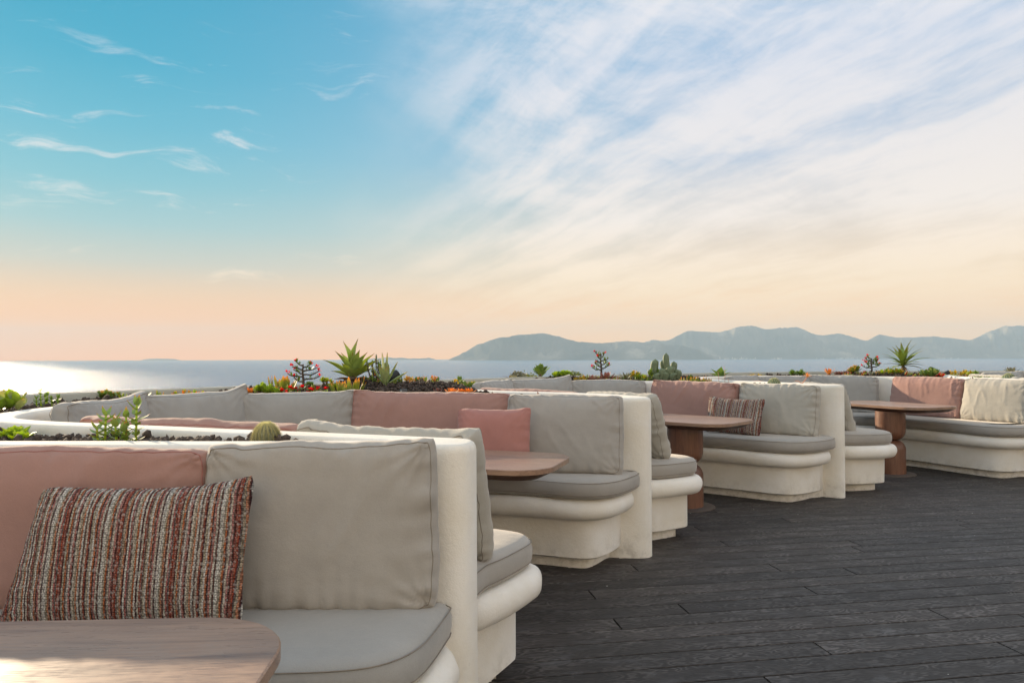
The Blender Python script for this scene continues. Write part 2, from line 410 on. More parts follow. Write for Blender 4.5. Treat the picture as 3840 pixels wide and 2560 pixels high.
def prism(name, P, profile, m, wts=None, sharp=35, jit=0.0, crown=0.0, capz=None):
    """closed contour P (2D) swept through profile [(outset, z)] bottom to top; capped"""
    if area(P) < 0: P = P[::-1]; wts = wts[::-1] if wts else None
    N = normals(P); n = len(P); V = []; F = []
    for k, (o, z) in enumerate(profile):
        for i in range(n):
            wi = wts[i] if wts else 1
            q = P[i] - N[i] * o * wi
            j = jit * noise.noise(Vector((q.x * 3.1, q.y * 3.1, z * 4))) if jit else 0
            V.append((q.x - N[i].x * j, q.y - N[i].y * j, z))
    for k in range(len(profile) - 1):
        for i in range(n):
            a, b = k * n + i, k * n + (i + 1) % n
            F.append((a, b, b + n, a + n))
    for base_, flip in ((0, True), ((len(profile) - 1) * n, False)):
        tri = tessellate_polygon([[Vector(V[base_ + i]) for i in range(n)]])
        for t in tri:
            t = [base_ + i for i in t]
            a, b, c = (Vector(V[i]) for i in t)
            up = (b - a).cross(c - a).z > 0
            if up == flip: t = t[::-1]
            F.append(tuple(t))
    return mk_mesh(name, V, F, m, True, sharp)


def tube(V, F, pts, radii, seg=6, caps=True, closed=False):
    b0 = len(V); n = len(pts); pts = [Vector(p) for p in pts]; up = Vector((0, 0, 1)); prev = None
    for i, p in enumerate(pts):
        a = pts[(i - 1) % n] if (closed or i) else p; c = pts[(i + 1) % n] if (closed or i < n - 1) else p
        t = (c - a).normalized() if (c - a).length > 1e-9 else Vector((0, 0, 1))
        if prev is None: u = t.cross(up if abs(t.z) < .9 else Vector((1, 0, 0))).normalized()
        else:
            u = prev - t * prev.dot(t); u.normalize()
        prev = u; v = t.cross(u); r = radii[i] if isinstance(radii, (list, tuple)) else radii
        for k in range(seg):
            an = 2 * pi * k / seg; q = p + (u * cos(an) + v * sin(an)) * r; V.append(tuple(q))
    for i in range(n if closed else n - 1):
        j = (i + 1) % n
        for k in range(seg):
            a, b = b0 + i * seg + k, b0 + i * seg + (k + 1) % seg; c, d = b0 + j * seg + (k + 1) % seg, b0 + j * seg + k
            F.append((a, b, c, d))
    if caps and not closed:
        F.append(tuple(b0 + k for k in range(seg))[::-1]); F.append(tuple(b0 + (n - 1) * seg + k for k in range(seg)))


def inside(p, P):
    c = False; n = len(P); j = n - 1
    for i in range(n):
        if (P[i].y > p.y) != (P[j].y > p.y) and p.x < (P[j].x - P[i].x) * (p.y - P[i].y) / (P[j].y - P[i].y) + P[i].x: c = not c
        j = i
    return c


# ------------------------------------------------------------------ plan of the terrace (metres, camera at 0,0)
WT = 1.03      # wall top
def rigid(pts, a, src, dst):
    c, s = cos(a), sin(a)
    return [(dst[0] + (x - src[0]) * c - (y - src[1]) * s, dst[1] + (x - src[0]) * s + (y - src[1]) * c) for x, y in pts]

# inner wall face of each bay from its near nose round to its far nose; index of the middle control point
BAY = {
    1: ([(-.10, -.62), (-1.2, -.40), (-2.0, -.22), (-2.7, .05), (-3.15, .55), (-3.28, 1.15), (-3.0, 1.75), (-2.5, 2.12), (-2.0, 2.30), (-1.55, 2.30), (-.8, 2.275), (-.25, 2.27), (-.125, 2.265)], 5),
    2: ([(-.105, 2.47), (-.25, 2.52), (-.6, 2.66), (-.98, 2.80), (-1.5, 3.01), (-1.94, 3.17), (-2.32, 3.40), (-2.44, 3.85), (-2.42, 4.30), (-2.20, 4.75), (-1.80, 5.0), (-1.10, 5.13), (-.85, 5.12), (-.2, 5.0), (.4, 4.87), (.74, 4.80), (.86, 4.80), (.905, 4.83)], 8),
    3: ([(.925, 4.93), (.91, 5.02), (.86, 5.14), (.72, 5.36), (.36, 5.66), (.0, 5.85), (-.26, 6.10), (-.42, 6.55), (-.46, 7.05), (-.25, 7.58), (.2, 7.95), (.7, 8.08), (1.35, 8.07), (1.62, 7.95), (2.24, 7.42), (2.88, 6.87), (2.99, 6.79), (3.05, 6.80)], 9),
    4: ([(3.085, 6.88), (3.075, 6.96), (3.02, 7.09), (2.90, 7.42), (2.74, 7.85), (2.48, 8.32), (2.34, 8.8), (2.38, 9.35), (2.72, 9.85), (3.3, 10.14), (4.0, 10.03), (4.72, 9.68), (4.96, 9.42), (5.32, 8.72), (5.70, 7.87)], 9),
}
A54 = radians(-24.5)
BAY[5] = (rigid(BAY[4][0], A54, (3.04, 6.86), (5.76, 7.86)), 9)
BAY[5][0][0] = (5.80, 7.93)
PARAPET = [(-5.4, -4.5), (-5.6, -1.5), (-5.0, 1.6), (-4.2, 3.4), (-3.55, 4.35), (-3.05, 5.05), (-2.3, 6.15), (-1.33, 7.2), (-.36, 8.2), (.98, 9.42), (2.2, 10.35), (3.6, 11.1), (5.2, 11.6), (6.8, 11.75), (8.6, 11.6), (10.5, 11.0), (12.5, 9.6)]
NOSE = {1: (-.11, 2.355), 2: (.91, 4.87), 3: (3.08, 6.83), 4: (5.80, 7.85)}

walls = {}
def wall_piece(i, near_ctl, far_ctl, label):
    ctl = far_ctl + near_ctl
    path = resample(chaikin(ctl, 3), .035)
    N = normals(path, False); off = []
    for p, nn in zip(path, N):
        q = p + nn * .145
        if min((q - r).length for r in path) > .142: off.append(q)
    P = path + off[::-1]
    prof = [(0, -.02), (0, WT - .03), (-.003, WT - .016), (-.009, WT - .006), (-.018, WT - .001), (-.026, WT)]
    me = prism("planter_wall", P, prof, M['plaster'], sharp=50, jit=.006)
    o = link("planter_wall", me)
    tag(o, label, "wall", "curved plaster walls between the seating bays")
    walls[i] = (path, off)
    return o

def ctl(b, part):
    P, m = BAY[b]
    return P[m:] if part == 'far' else P[:m + 1]

wall_piece(0, ctl(1, 'near'), [(-3.1, -3.4), (-2.6, -3.1), (-1.9, -2.6), (-1.0, -1.4), (-.45, -.95), (-.22, -.80)], "curved cream wall behind the camera side of the nearest bay")
wall_piece(1, ctl(2, 'near'), ctl(1, 'far'), "nearest cream wall, wedge planter with hairy cactus and rounded end post beside the large taupe cushion")
wall_piece(2, ctl(3, 'near'), ctl(2, 'far'), "second cream wall, wedge planter whose post stands right of the square pink pillow's bay")
wall_piece(3, ctl(4, 'near'), ctl(3, 'far'), "third cream wall with round barrel cactus and orange succulent, post right of the middle striped pillow")
wall_piece(4, ctl(5, 'near'), ctl(4, 'far'), "cream wall behind the sunlit pink cushion at the right edge of the photo")
wall_piece(5, [(8.9, 8.2), (9.2, 9.2), (9.6, 9.6)], ctl(5, 'far'), "last cream wall beyond the right edge, behind far grey cushions")

# parapet on the sea side
pp = resample(chaikin(PARAPET, 3), .12)
Np = normals(pp, False)
outer = [p + n * .075 for p, n in zip(pp, Np)]
me = prism("parapet", pp + outer[::-1], [(0, -1.6), (0, 1.045), (-.006, 1.056), (-.014, 1.060)], M['parapet'], sharp=50, jit=.008)
tag(link("parapet", me), "long low curved parapet wall on the sea side behind the succulents", "wall")

# soil and lava gravel in the planters
def bump_h(x, y):
    h = .035 * noise.noise(Vector((x * 1.3, y * 1.3, 0))) + .012 * noise.noise(Vector((x * 7, y * 7, 3)))
    for cx, cy, r, a in MOUNDS:
        d = ((x - cx) ** 2 + (y - cy) ** 2) / r ** 2
        if d < 4: h += a * exp(-d)
    return h
MOUNDS = [(-1.3, 6.15, .30, .07), (-1.0, 6.05, .6, .07), (-2.0, 5.95, .4, .05), (-.65, 6.0, .35, .05), (.6, 8.9, .5, .05), (2.0, 9.1, .6, .06), (5.1, 10.4, .5, .05)]

def soil_piece(i, sstart, send, spacing_fn):
    path, off = walls[i]
    # polygon from the gravel edge of the wall out to the parapet
    a, b = off[0], off[-1]
    def near_idx(p): return min(range(len(pp)), key=lambda k: (pp[k] - p).length)
    ia, ib = near_idx(a), near_idx(b)
    par = pp[ia:ib + 1] if ia <= ib else pp[ib:ia + 1][::-1]
    par = [p + Np[0] * 0 for p in par]
    poly = off + par[::-1]
    xs = [p.x for p in poly]; ys = [p.y for p in poly]
    V = []; F = []; idx = {}; st = .07
    nx = int((max(xs) - min(xs)) / st) + 4; ny = int((max(ys) - min(ys)) / st) + 4
    x0 = min(xs) - st; y0 = min(ys) - st
    def near_poly(q): return inside(q, poly) or min((q - p).length_squared for p in poly) < .0050
    flag = {}
    for ix in range(nx):
        for iy in range(ny):
            q = Vector((x0 + ix * st, y0 + iy * st)); flag[ix, iy] = near_poly(q)
    def vid(ix, iy):
        if (ix, iy) not in idx:
            x, y = x0 + ix * st, y0 + iy * st; idx[ix, iy] = len(V); V.append((x, y, .972 + bump_h(x, y)))
        return idx[ix, iy]
    for ix in range(nx - 1):
        for iy in range(ny - 1):
            if all(flag[ix + a_, iy + b_] for a_ in (0, 1) for b_ in (0, 1)):
                F.append((vid(ix, iy), vid(ix + 1, iy), vid(ix + 1, iy + 1), vid(ix, iy + 1)))
    o = link("planter_soil", mk_mesh("planter_soil", V, F, M['soil'])); tag(o, kind='structure')
    # stones
    pts = []
    A = (max(xs) - min(xs)) * (max(ys) - min(ys))
    n = int(A * spacing_fn)
    rx = np.random.rand(n) * (max(xs) - min(xs)) + min(xs); ry = np.random.rand(n) * (max(ys) - min(ys)) + min(ys)
    for x, y in zip(rx, ry):
        q = Vector((x, y))
        if q.y < 12.5 and inside(q, poly) and min((q - p).length_squared for p in poly[::2]) > .0003: pts.append((x, y))
    return pts

ico = bmesh.new(); bmesh.ops.create_icosphere(ico, subdivisions=1, radius=1)
IV = np.array([v.co[:] for v in ico.verts]); IF = np.array([[v.index for v in f.verts] for f in ico.faces]); ico.free()
def stones(name, pts, smin, smax, label):
    VV = []; FF = []; b = 0
    for (x, y) in pts:
        s = random.uniform(smin, smax) * (1.5 if random.random() < .12 else 1)
        R = np.array(Euler((random.uniform(0, 6), random.uniform(0, 6), random.uniform(0, 6))).to_matrix())
        v = IV * (1 + (np.random.rand(len(IV), 1) - .5) * .55) * np.array([1, random.uniform(.65, 1), random.uniform(.6, .9)]) * s
        v = v @ R.T + np.array([x, y, .972 + bump_h(x, y) + s * .55 + (random.random() < .3) * s * .9])
        VV.append(v); FF.append(IF + b); b += len(IV)
    V = np.concatenate(VV); F = np.concatenate(FF)
    me = bpy.data.meshes.new(name); me.vertices.add(len(V)); me.vertices.foreach_set('co', V.ravel())
    me.loops.add(len(F) * 3); me.loops.foreach_set('vertex_index', F.ravel().astype(np.int32))
    me.polygons.add(len(F)); me.polygons.foreach_set('loop_start', np.arange(0, len(F) * 3, 3, dtype=np.int32))
    me.update(calc_edges=True); me.materials.append(M['stone'])
    tag(link(name, me), label, "gravel", kind='stuff')

stones("lava_gravel", soil_piece(1, 0, 0, 2600), .009, .017, "dark lava gravel in the nearest wedge planter")
stones("lava_gravel", soil_piece(2, 0, 0, 2000), .007, .015, "dark lava gravel around the agave and red flowers")
stones("lava_gravel", soil_piece(3, 0, 0, 1000), .009, .017, "dark lava gravel in the third planter")
stones("lava_gravel", soil_piece(4, 0, 0, 700), .010, .019, "dark lava gravel in the far right planter")
soil_piece(0, 0, 0, 0.01)

# ------------------------------------------------------------------ ground, sea, mountains
def sheet(name, V, F, m, **k):
    o = link(name, mk_mesh(name, V, F, m)); tag(o, kind='structure'); return o
gp = resample(chaikin(PARAPET, 3), .5)
NG = normals(gp, False); V = []; F = []
rows = [(0.05, -.9), (3, -1.3), (9, -3.2), (25, -10), (70, -27), (160, -43)]
for d, z in rows:
    for p, n in zip(gp, NG):
        q = p + n * d; V.append((q.x, q.y, z + (.15 * noise.noise(Vector((q.x * .4, q.y * .4, 0))) if d > 1 else 0)))
L_ = len(gp)
for k in range(len(rows) - 1):
    for i in range(L_ - 1):
        a = k * L_ + i; F.append((a, a + 1, a + 1 + L_, a + L_))
sheet("hillside", V, F, M['ground'])
sheet("terrace_ground", [(-60, -80, -.12), (90, -80, -.12), (90, 9.0, -.12), (12.5, 9.0, -.12), (-5.4, -4.4, -.12), (-60, -4.4, -.12)], [(0, 1, 2, 3, 4, 5)], M['ground'])
SEA_Z = -40.0; R_S = 12000.0
V = [(0, 0, SEA_Z)]; F = []
n = 128; rad = [60, 200, 600, 2000, 6000, R_S]
for r in rad:
    for i in range(n): a = 2 * pi * i / n; V.append((r * cos(a), r * sin(a), SEA_Z))
for i in range(n): F.append((0, 1 + i, 1 + (i + 1) % n))
for k in range(len(rad) - 1):
    for i in range(n):
        a = 1 + k * n + i; b = 1 + k * n + (i + 1) % n; F.append((a, b, b + n, a + n))
sheet("sea", V, F, M['sea'])

def ridge(name, prof, D, depth, spur, seed):
    xs = [p[0] for p in prof]; step = 4 if xs[-1] - xs[0] > 500 else 2
    cols = []; xv = xs[0]
    while xv <= xs[-1]: cols.append(xv); xv += step
    J = 16; V = []; F = []
    for c in cols:
        k = max(i for i in range(len(prof)) if prof[i][0] <= c); k = min(k, len(prof) - 2)
        t = (c - prof[k][0]) / (prof[k + 1][0] - prof[k][0]); t = t * t * (3 - 2 * t) * .5 + t * .5
        yv = prof[k][1] * (1 - t) + prof[k + 1][1] * t
        yv += 1.6 * noise.noise(Vector((c * .045, seed, 0))) + 1.1 * noise.noise(Vector((c * .15, seed, 1)))
        a = math.atan((c - 1176) / 1700); ey = 819 - (c - 1176) * .0025
        Dr = D + depth * .5
        H = (ey - yv) / 1700 * Dr * cos(a) / cos(a) + 1.3
        H = max(H, SEA_Z + 2)
        for j in range(J + 1):
            u = j / J
            foot = spur * noise.noise(Vector((c * .012, seed + 3, 0)))
            r = (D + foot * (1 - u)) + depth * u
            if u <= .5:
                s = (u / .5); s2 = s ** 1.15
                rel = noise.fractal(Vector((c * .024 + u * .9, u * 3.2 + seed, seed * 1.7)), .8, 2.1, 7) * 1.0 * sin(pi * min(1, s)) ** .8
                z = SEA_Z - 3 + (H - SEA_Z + 3) * max(0, min(.985, s2 + rel * s)) if u < .5 else H
            else: z = H - (H - SEA_Z + 4) * ((u - .5) / .5) ** 1.2
            rr = r / cos(a)
            V.append((rr * sin(a), rr * cos(a), z))
    for i in range(len(cols) - 1):
        for j in range(J):
            a = i * (J + 1) + j; b = a + J + 1; F.append((a, b, b + 1, a + 1))
    o = link(name, mk_mesh(name, V, F, M['mount'])); tag(o, kind='structure'); return o
ridge("mountains", [(1400, 826), (1440, 800), (1500, 781), (1530, 782), (1580, 760), (1650, 763), (1700, 750), (1725, 747), (1760, 756), (1830, 751), (1880, 770), (1930, 766), (1990, 782), (2020, 768), (2060, 775), (2150, 773), (2230, 781), (2270, 762), (2310, 748), (2360, 748), (2430, 756), (2560, 770), (2700, 795), (2900, 812), (3100, 826)], 10000, 1700, 420, 2.0)
ridge("mountains", [(1030, 826), (1045, 819), (1065, 809), (1100, 790), (1150, 775), (1200, 768), (1250, 765), (1280, 772), (1330, 785), (1380, 788), (1440, 783), (1500, 788), (1560, 792), (1600, 802), (1630, 815), (1650, 826)], 8600, 1300, 260, 5.0)
ridge("islet", [(322, 827), (345, 823.2), (370, 823.4), (400, 824.3), (418, 828)], 10300, 700, 60, 8.0)
ridge("islet", [(820, 827), (850, 824), (885, 820.5), (920, 822.3), (960, 823), (985, 821.8), (1005, 826)], 10300, 700, 60, 9.0)
# white villages on the far shore
V = []; F = []
for (c0, c1, nn, D) in ((1655, 1735, 34, 9450), (1770, 1800, 12, 9450), (1870, 2010, 26, 9450), (2130, 2200, 10, 9450)):
    for _ in range(nn):
        c = random.gauss((c0 + c1) / 2, (c1 - c0) / 4); a = math.atan((c - 1176) / 1700); d = (D + random.uniform(-60, 40)) / cos(a)
        x, y = d * sin(a), d * cos(a); s = random.uniform(2.5, 4.5); z0 = SEA_Z + 6 + abs(random.gauss(0, 9)); b = len(V)
        for dz in (-z0 + SEA_Z - 1, s * .8):
            for dx, dy in ((-s, -s), (s, -s), (s, s), (-s, s)): V.append((x + dx, y + dy, z0 + dz))
        F += [(b, b + 1, b + 5, b + 4), (b + 1, b + 2, b + 6, b + 5), (b + 2, b + 3, b + 7, b + 6), (b + 3, b, b + 4, b + 7), (b + 4, b + 5, b + 6, b + 7)]
tag(link("far_village", mk_mesh("far_village", V, F, M['village'], False)), "scattered tiny white houses along the far mountain shore", "village", kind='stuff')

# the cream building that stands behind the photographer, facing the low sun
V = []; F = []
def boxf(x0, y0, z0, x1, y1, z1):
    b_ = len(V); V.extend([(x, y, z) for z in (z0, z1) for x, y in ((x0, y0), (x1, y0), (x1, y1), (x0, y1))])
    F.extend([(b_, b_ + 3, b_ + 2, b_ + 1), (b_ + 4, b_ + 5, b_ + 6, b_ + 7), (b_, b_ + 1, b_ + 5, b_ + 4), (b_ + 1, b_ + 2, b_ + 6, b_ + 5), (b_ + 2, b_ + 3, b_ + 7, b_ + 6), (b_ + 3, b_, b_ + 4, b_ + 7)])
broot = empty("restaurant_building", (3, -9, 0)); tag(broot, "cream two-storey building behind the photographer, outside the picture", "building")
doors = [-9.5, -5.5, -1.5, 2.5, 6.5, 10.5]
xs_ = [-14]
for d_ in doors: xs_ += [d_ - .9, d_ + .9]
xs_ += [15]
for k in range(0, len(xs_), 2): boxf(xs_[k], -3.3, -.1, xs_[k + 1], 2.0, 3.0) if False else boxf(xs_[k], -2.5, -.1, xs_[k + 1], 1.5, 2.6)
boxf(-14, -2.5, 2.602, 15, 1.5, 6.6); boxf(-14.2, -2.7, 6.602, 15.2, 1.7, 6.9)
link("wall", mk_mesh("wall", V, F, M['white'], False), broot)
for d_ in doors:
    V = []; F = []; boxf(d_ - .9, 1.20, 0, d_ + .9, 1.22, 2.6); dd = link("glass_door", mk_mesh("glass_door", V, F, M['glassdoor'], False), broot)
    V = []; F = []
    for u in (-.88, -.03, .83): boxf(d_ + u, 1.17, .0, d_ + u + .05, 1.25, 2.595)
    link("frame", mk_mesh("frame", V, F, M['rim'], False), dd)

# haze
b = 12600.0
V = [(x, y, z) for z in (SEA_Z - 5, 500.0) for x, y in ((-b, -b), (b, -b), (b, b), (-b, b))]
F = [(0, 3, 2, 1), (4, 5, 6, 7), (0, 1, 5, 4), (1, 2, 6, 5), (2, 3, 7, 6), (3, 0, 4, 7)]
hm = bpy.data.materials.new("haze"); hm.use_nodes = True; ht = NT(hm.node_tree); ht.N.clear()
pv_ = ht.n('ShaderNodeVolumePrincipled'); pv_.inputs['Color'].default_value = (.63, .83, 1.0, 1); pv_.inputs['Density'].default_value = .000084; pv_.inputs['Anisotropy'].default_value = .05
ho = ht.n('ShaderNodeOutputMaterial'); ht.L.new(pv_.outputs[0], ho.inputs['Volume'])
HZ = link("haze", mk_mesh("haze", V, F, hm, False)); tag(HZ, kind='stuff')

# ------------------------------------------------------------------ deck
DA = radians(9.7); PW, PL = .150, 3.645
ca, sa = cos(DA), sin(DA)
deckpoly = [Vector(p) for p in PARAPET] + [Vector((14, 8)), Vector((14, -6)), Vector((-6, -6))]
deck = link("deck", mk_mesh("deck", [(p.x, p.y, -.034) for p in deckpoly], [tuple(range(len(deckpoly)))[::-1]], M['joint'], False))
me_ = deck.data
tag(deck, kind='structure')
def plank_mesh(L):
    w_, h_, c_ = .1415 / 2, .024, .0022
    prof = [(-w_, -h_), (-w_, -c_), (-w_ + c_, 0), (w_ - c_, 0), (w_, -c_), (w_, -h_)]
    l = L / 2; V = [(-l, y, z) for y, z in prof] + [(l, y, z) for y, z in prof]
    V[2] = (-l + c_, V[2][1], 0); V[3] = (-l + c_, V[3][1], 0); V[8] = (l - c_, V[8][1], 0); V[9] = (l - c_, V[9][1], 0)
    F = [(i, i + 6, i + 7, i + 1) for i in range(5)] + [tuple(range(6)), tuple(range(6, 12))[::-1]]
    me = mk_mesh("plank", V, F, M['deck'], False)
    bm = bmesh.new(); bm.from_mesh(me); bmesh.ops.recalc_face_normals(bm, faces=bm.faces); bm.to_mesh(me); bm.free()
    return me
PM = plank_mesh(PL - .006)
T0 = 3.80 + .0   # a joint line between boards, across coordinate
known = {4.02: 1.115, 3.57: 1.115, 3.73: 1.517, 3.88: 2.33, 3.45: 2.75, 4.34: 2.365, 4.20: 2.77, 3.14: 1.92, 2.99: 2.74, 4.81: 3.22, 5.26: 4.46}
line0 = -0.016 * sa + 3.932 * ca     # first seam read off
rest = []
bm_rest = []
for r in range(-52, 62):
    tcen = line0 + PW * (r + .5)
    js = None
    for k, v in known.items():
        if abs((k) - (tcen + .075)) < .062: js = v
    if js is None: js = 1.11 + .405 * random.randint(0, 8)
    for k in range(-3, 5):
        s = js + PL / 2 + k * PL
        cx, cy = s * ca - tcen * sa, s * sa + tcen * ca
        ends = [Vector((cx + u * ca, cy + u * sa)) for u in (-PL / 2, -PL / 4, 0, PL / 4, PL / 2)]
        if not all(inside(e, deckpoly) for e in ends[1:4]): continue
        vis = any(e.y > 1.5 and -.75 * e.y < e.x < .78 * e.y and e.y < 12 for e in ends) and any(e.x > -.9 for e in ends)
        onwall = all(any(inside(e, walls[i][0]) for i in (1, 2, 3, 4)) for e in ends)
        if onwall: continue
        if vis and tcen > 1.6:
            o = link("plank", PM, deck, (cx, cy, 0), (0, 0, DA))
        else: rest.append((cx, cy))
V = []; F = []
pv0 = [v.co.copy() for v in PM.vertices]; pf0 = [tuple(p.vertices) for p in PM.polygons]
for cx, cy in rest:
    bb = len(V)
    for v in pv0: V.append((cx + v.x * ca - v.y * sa, cy + v.x * sa + v.y * ca, v.z))
    F += [tuple(i + bb for i in f) for f in pf0]
tag(link("planks", mk_mesh("planks", V, F, M['deck'], False), deck), kind='stuff')
# fallen crumbs on the boards
V = []; F = []
for _ in range(20):
    y = random.uniform(3, 8.5); x = random.uniform(.1, .68 * y); s = random.uniform(.0015, .003); bb = len(V)
    V += [(x - s, y - s, .001), (x + s, y - s * .6, .001), (x + s * .8, y + s, .001), (x - s, y + s * .7, .001), (x, y, .001 + s)]
    F += [(bb, bb + 1, bb + 4), (bb + 1, bb + 2, bb + 4), (bb + 2, bb + 3, bb + 4), (bb + 3, bb, bb + 4)]
tag(link("crumbs", mk_mesh("crumbs", V, F, M['white'], False)), "tiny pale crumbs and petals scattered on the dark deck", "crumbs", kind='stuff')

# ------------------------------------------------------------------ benches, seat cushions
FRONT = {
    1: [(-.18, -.72), (.06, -.42), (.10, -.12), (-.1, -.02), (-.9, .05), (-1.7, .2), (-2.3, .55), (-2.5, 1.05), (-2.35, 1.5), (-2.0, 1.76), (-1.5, 1.84), (-.9, 1.84), (-.42, 1.84), (-.31, 1.90), (-.27, 2.10), (-.24, 2.33)],
    2: [(-.28, 2.58), (-.12, 2.75), (-.03, 2.93), (.035, 3.06), (-.10, 3.13), (-.45, 3.25), (-1.0, 3.44), (-1.5, 3.62), (-1.80, 3.90), (-1.80, 4.22), (-1.5, 4.46), (-.9, 4.66), (-.2, 4.67), (.16, 4.59), (.36, 4.50), (.50, 4.49), (.60, 4.62), (.70, 4.80), (.74, 4.90)],
    3: [(.78, 5.2), (.98, 5.16), (1.14, 5.26), (1.29, 5.35), (1.22, 5.50), (1.0, 5.75), (.6, 6.05), (.25, 6.4), (.15, 6.85), (.32, 7.25), (.75, 7.46), (1.2, 7.40), (1.55, 7.18), (2.0, 6.85), (2.30, 6.60), (2.46, 6.53), (2.62, 6.60), (2.80, 6.76), (2.88, 6.88)],
    4: [(3.0, 7.2), (3.2, 7.06), (3.42, 7.10), (3.63, 7.17), (3.60, 7.34), (3.45, 7.72), (3.15, 8.25), (2.98, 8.8), (3.1, 9.25), (3.5, 9.48), (4.0, 9.36), (4.35, 9.10), (4.62, 8.80), (4.86, 8.30), (5.02, 7.95), (5.12, 7.82), (5.28, 7.80), (5.45, 7.88), (5.60, 7.98)],
}
FRONT[5] = rigid(FRONT[4], A54, (3.04, 6.86), (5.76, 7.86))
BL = {1: "nearest cream bench with rounded ledge, under the large taupe cushion",
      2: "second cream plaster bench with bullnose ledge, between the first and second end posts",
      3: "third cream plaster bench with bullnose ledge, below the middle striped pillow",
      4: "fourth cream plaster bench with bullnose ledge, at right below the sunlit cushions",
      5: "farthest cream bench in the bay beyond the right edge"}
benches = {}
def wallseg(b, a, c, into=.05):
    path = resample(chaikin(BAY[b][0], 3), .05)
    ia = min(range(len(path)), key=lambda k: (path[k] - a).length); ic = min(range(len(path)), key=lambda k: (path[k] - c).length)
    N = normals(path, False)
    return [path[k] + N[k] * into for k in range(ia, ic + 1)] if ia < ic else []
for b in (1, 2, 3, 4, 5):
    fr = resample(chaikin(FRONT[b], 3), .04)
    wl = wallseg(b, fr[0], fr[-1], -.0)
    # which side is the wall body on: left or right of travel?  bay interior is on the right of near->far travel
    path = resample(chaikin(BAY[b][0], 3), .05); N = normals(path, False)
    cen = sum(fr, Vector((0, 0))) / len(fr)
    sgn = 1 if (path[len(path) // 2] + N[len(path) // 2] - cen).length > (path[len(path) // 2] - N[len(path) // 2] - cen).length else -1
    wl = wallseg(b, fr[0], fr[-1], .05 * sgn)
    P = fr + wl[::-1]
    nf = len(fr)
    wt = [min(1, i * .04 / .14, (nf - 1 - i) * .04 / .14) for i in range(nf)] + [0] * len(wl)
    root = empty("built_in_bench", (cen.x, cen.y, 0)); tag(root, BL[b], "bench", "built-in plaster benches of the seating bays")
    sh = Vector((cen.x, cen.y)); Pl = [p - sh for p in P]
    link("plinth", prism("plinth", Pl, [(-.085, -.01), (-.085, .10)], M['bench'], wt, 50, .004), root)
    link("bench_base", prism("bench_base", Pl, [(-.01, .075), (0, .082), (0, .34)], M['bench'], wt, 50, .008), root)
    rr = .0675; prof = [(-.03, .322)]
    for k in range(13):
        a = -pi / 2 + pi * k / 12; prof.append((.052 + .058 * cos(a), .3865 + .0635 * sin(a)))
    prof.append((-.02, .450))
    link("seat_ledge", prism("seat_ledge", Pl, prof, M['bench'], wt, 60, .012), root)
    benches[b] = (fr, path, sgn)

SEATMAT = {1: 'grey', 2: 'grey', 3: 'grey', 4: 'grey', 5: 'grey'}
def seat_cushion(b, f0, f1, label, seed):
    """slab cushion on the bench between fractions f0..f1 of its front line"""
    fr, path, sgn = benches[b]; n = len(fr)
    seg = fr[int(f0 * (n - 1)):int(f1 * (n - 1)) + 1]
    Nn = normals(fr, False)[int(f0 * (n - 1)):int(f1 * (n - 1)) + 1]
    segn = [p - q * sgn * (-.0) for p, q in zip(seg, Nn)]
    # outward (away from wall) is the opposite of the wall-body side
    L0 = len(seg)
    segn = [p - q * sgn * ((.070 + .055 * min(1, max(0, (k / L0 - .55) * 4))) if f1 > .9 and b > 1 else .070) for k, (p, q) in enumerate(zip(seg, Nn))]
    ia = min(range(len(path)), key=lambda k: (path[k] - segn[0]).length); ic = min(range(len(path)), key=lambda k: (path[k] - segn[-1]).length)
    N = normals(path, False)
    wl = [path[k] - N[k] * sgn * .012 for k in range(ia, ic + 1)]
    P = segn + wl[::-1]
    P = chaikin(resample(P, .05, True), 2, True)
    P = resample(P, .03, True)
    if area(P) < 0: P = P[::-1]
    cx = sum(p.x for p in P) / len(P); cy = sum(p.y for p in P) / len(P)
    Pl = [p - Vector((cx, cy)) for p in P]
    prof = [(-.04, 0), (-.012, .008), (-.001, .028), (.003, .05), (.003, .078), (-.004, .098), (-.018, .113), (-.045, .121), (-.09, .126)]
    me = prism("seat_cushion", Pl, prof, M['sand'] if b in (2, 3, 4, 5) else M['grey'], None, 80, .004)
    for v in me.vertices:
        if v.co.z > .05:
            q = Vector((v.co.x * 4 + seed, v.co.y * 4, 0)); v.co.z += .004 * noise.noise(q)
    o = link("seat_cushion", me, None, (cx, cy, .4505)); tag(o, label, "seat cushion", "flat seat cushions on the benches")
    V = []; F = []; Nl = normals(Pl)
    for zz_, off_ in ((.1005, .0035), (.026, .0035)):
        ring = [(p.x - q.x * (-.004 + off_), p.y - q.y * (-.004 + off_), zz_) for p, q in zip(Pl, Nl)]
        tube(V, F, ring, .0019, 5, False, True)
    link("piping", mk_mesh("piping", V, F, M['seam']), o)
    return o

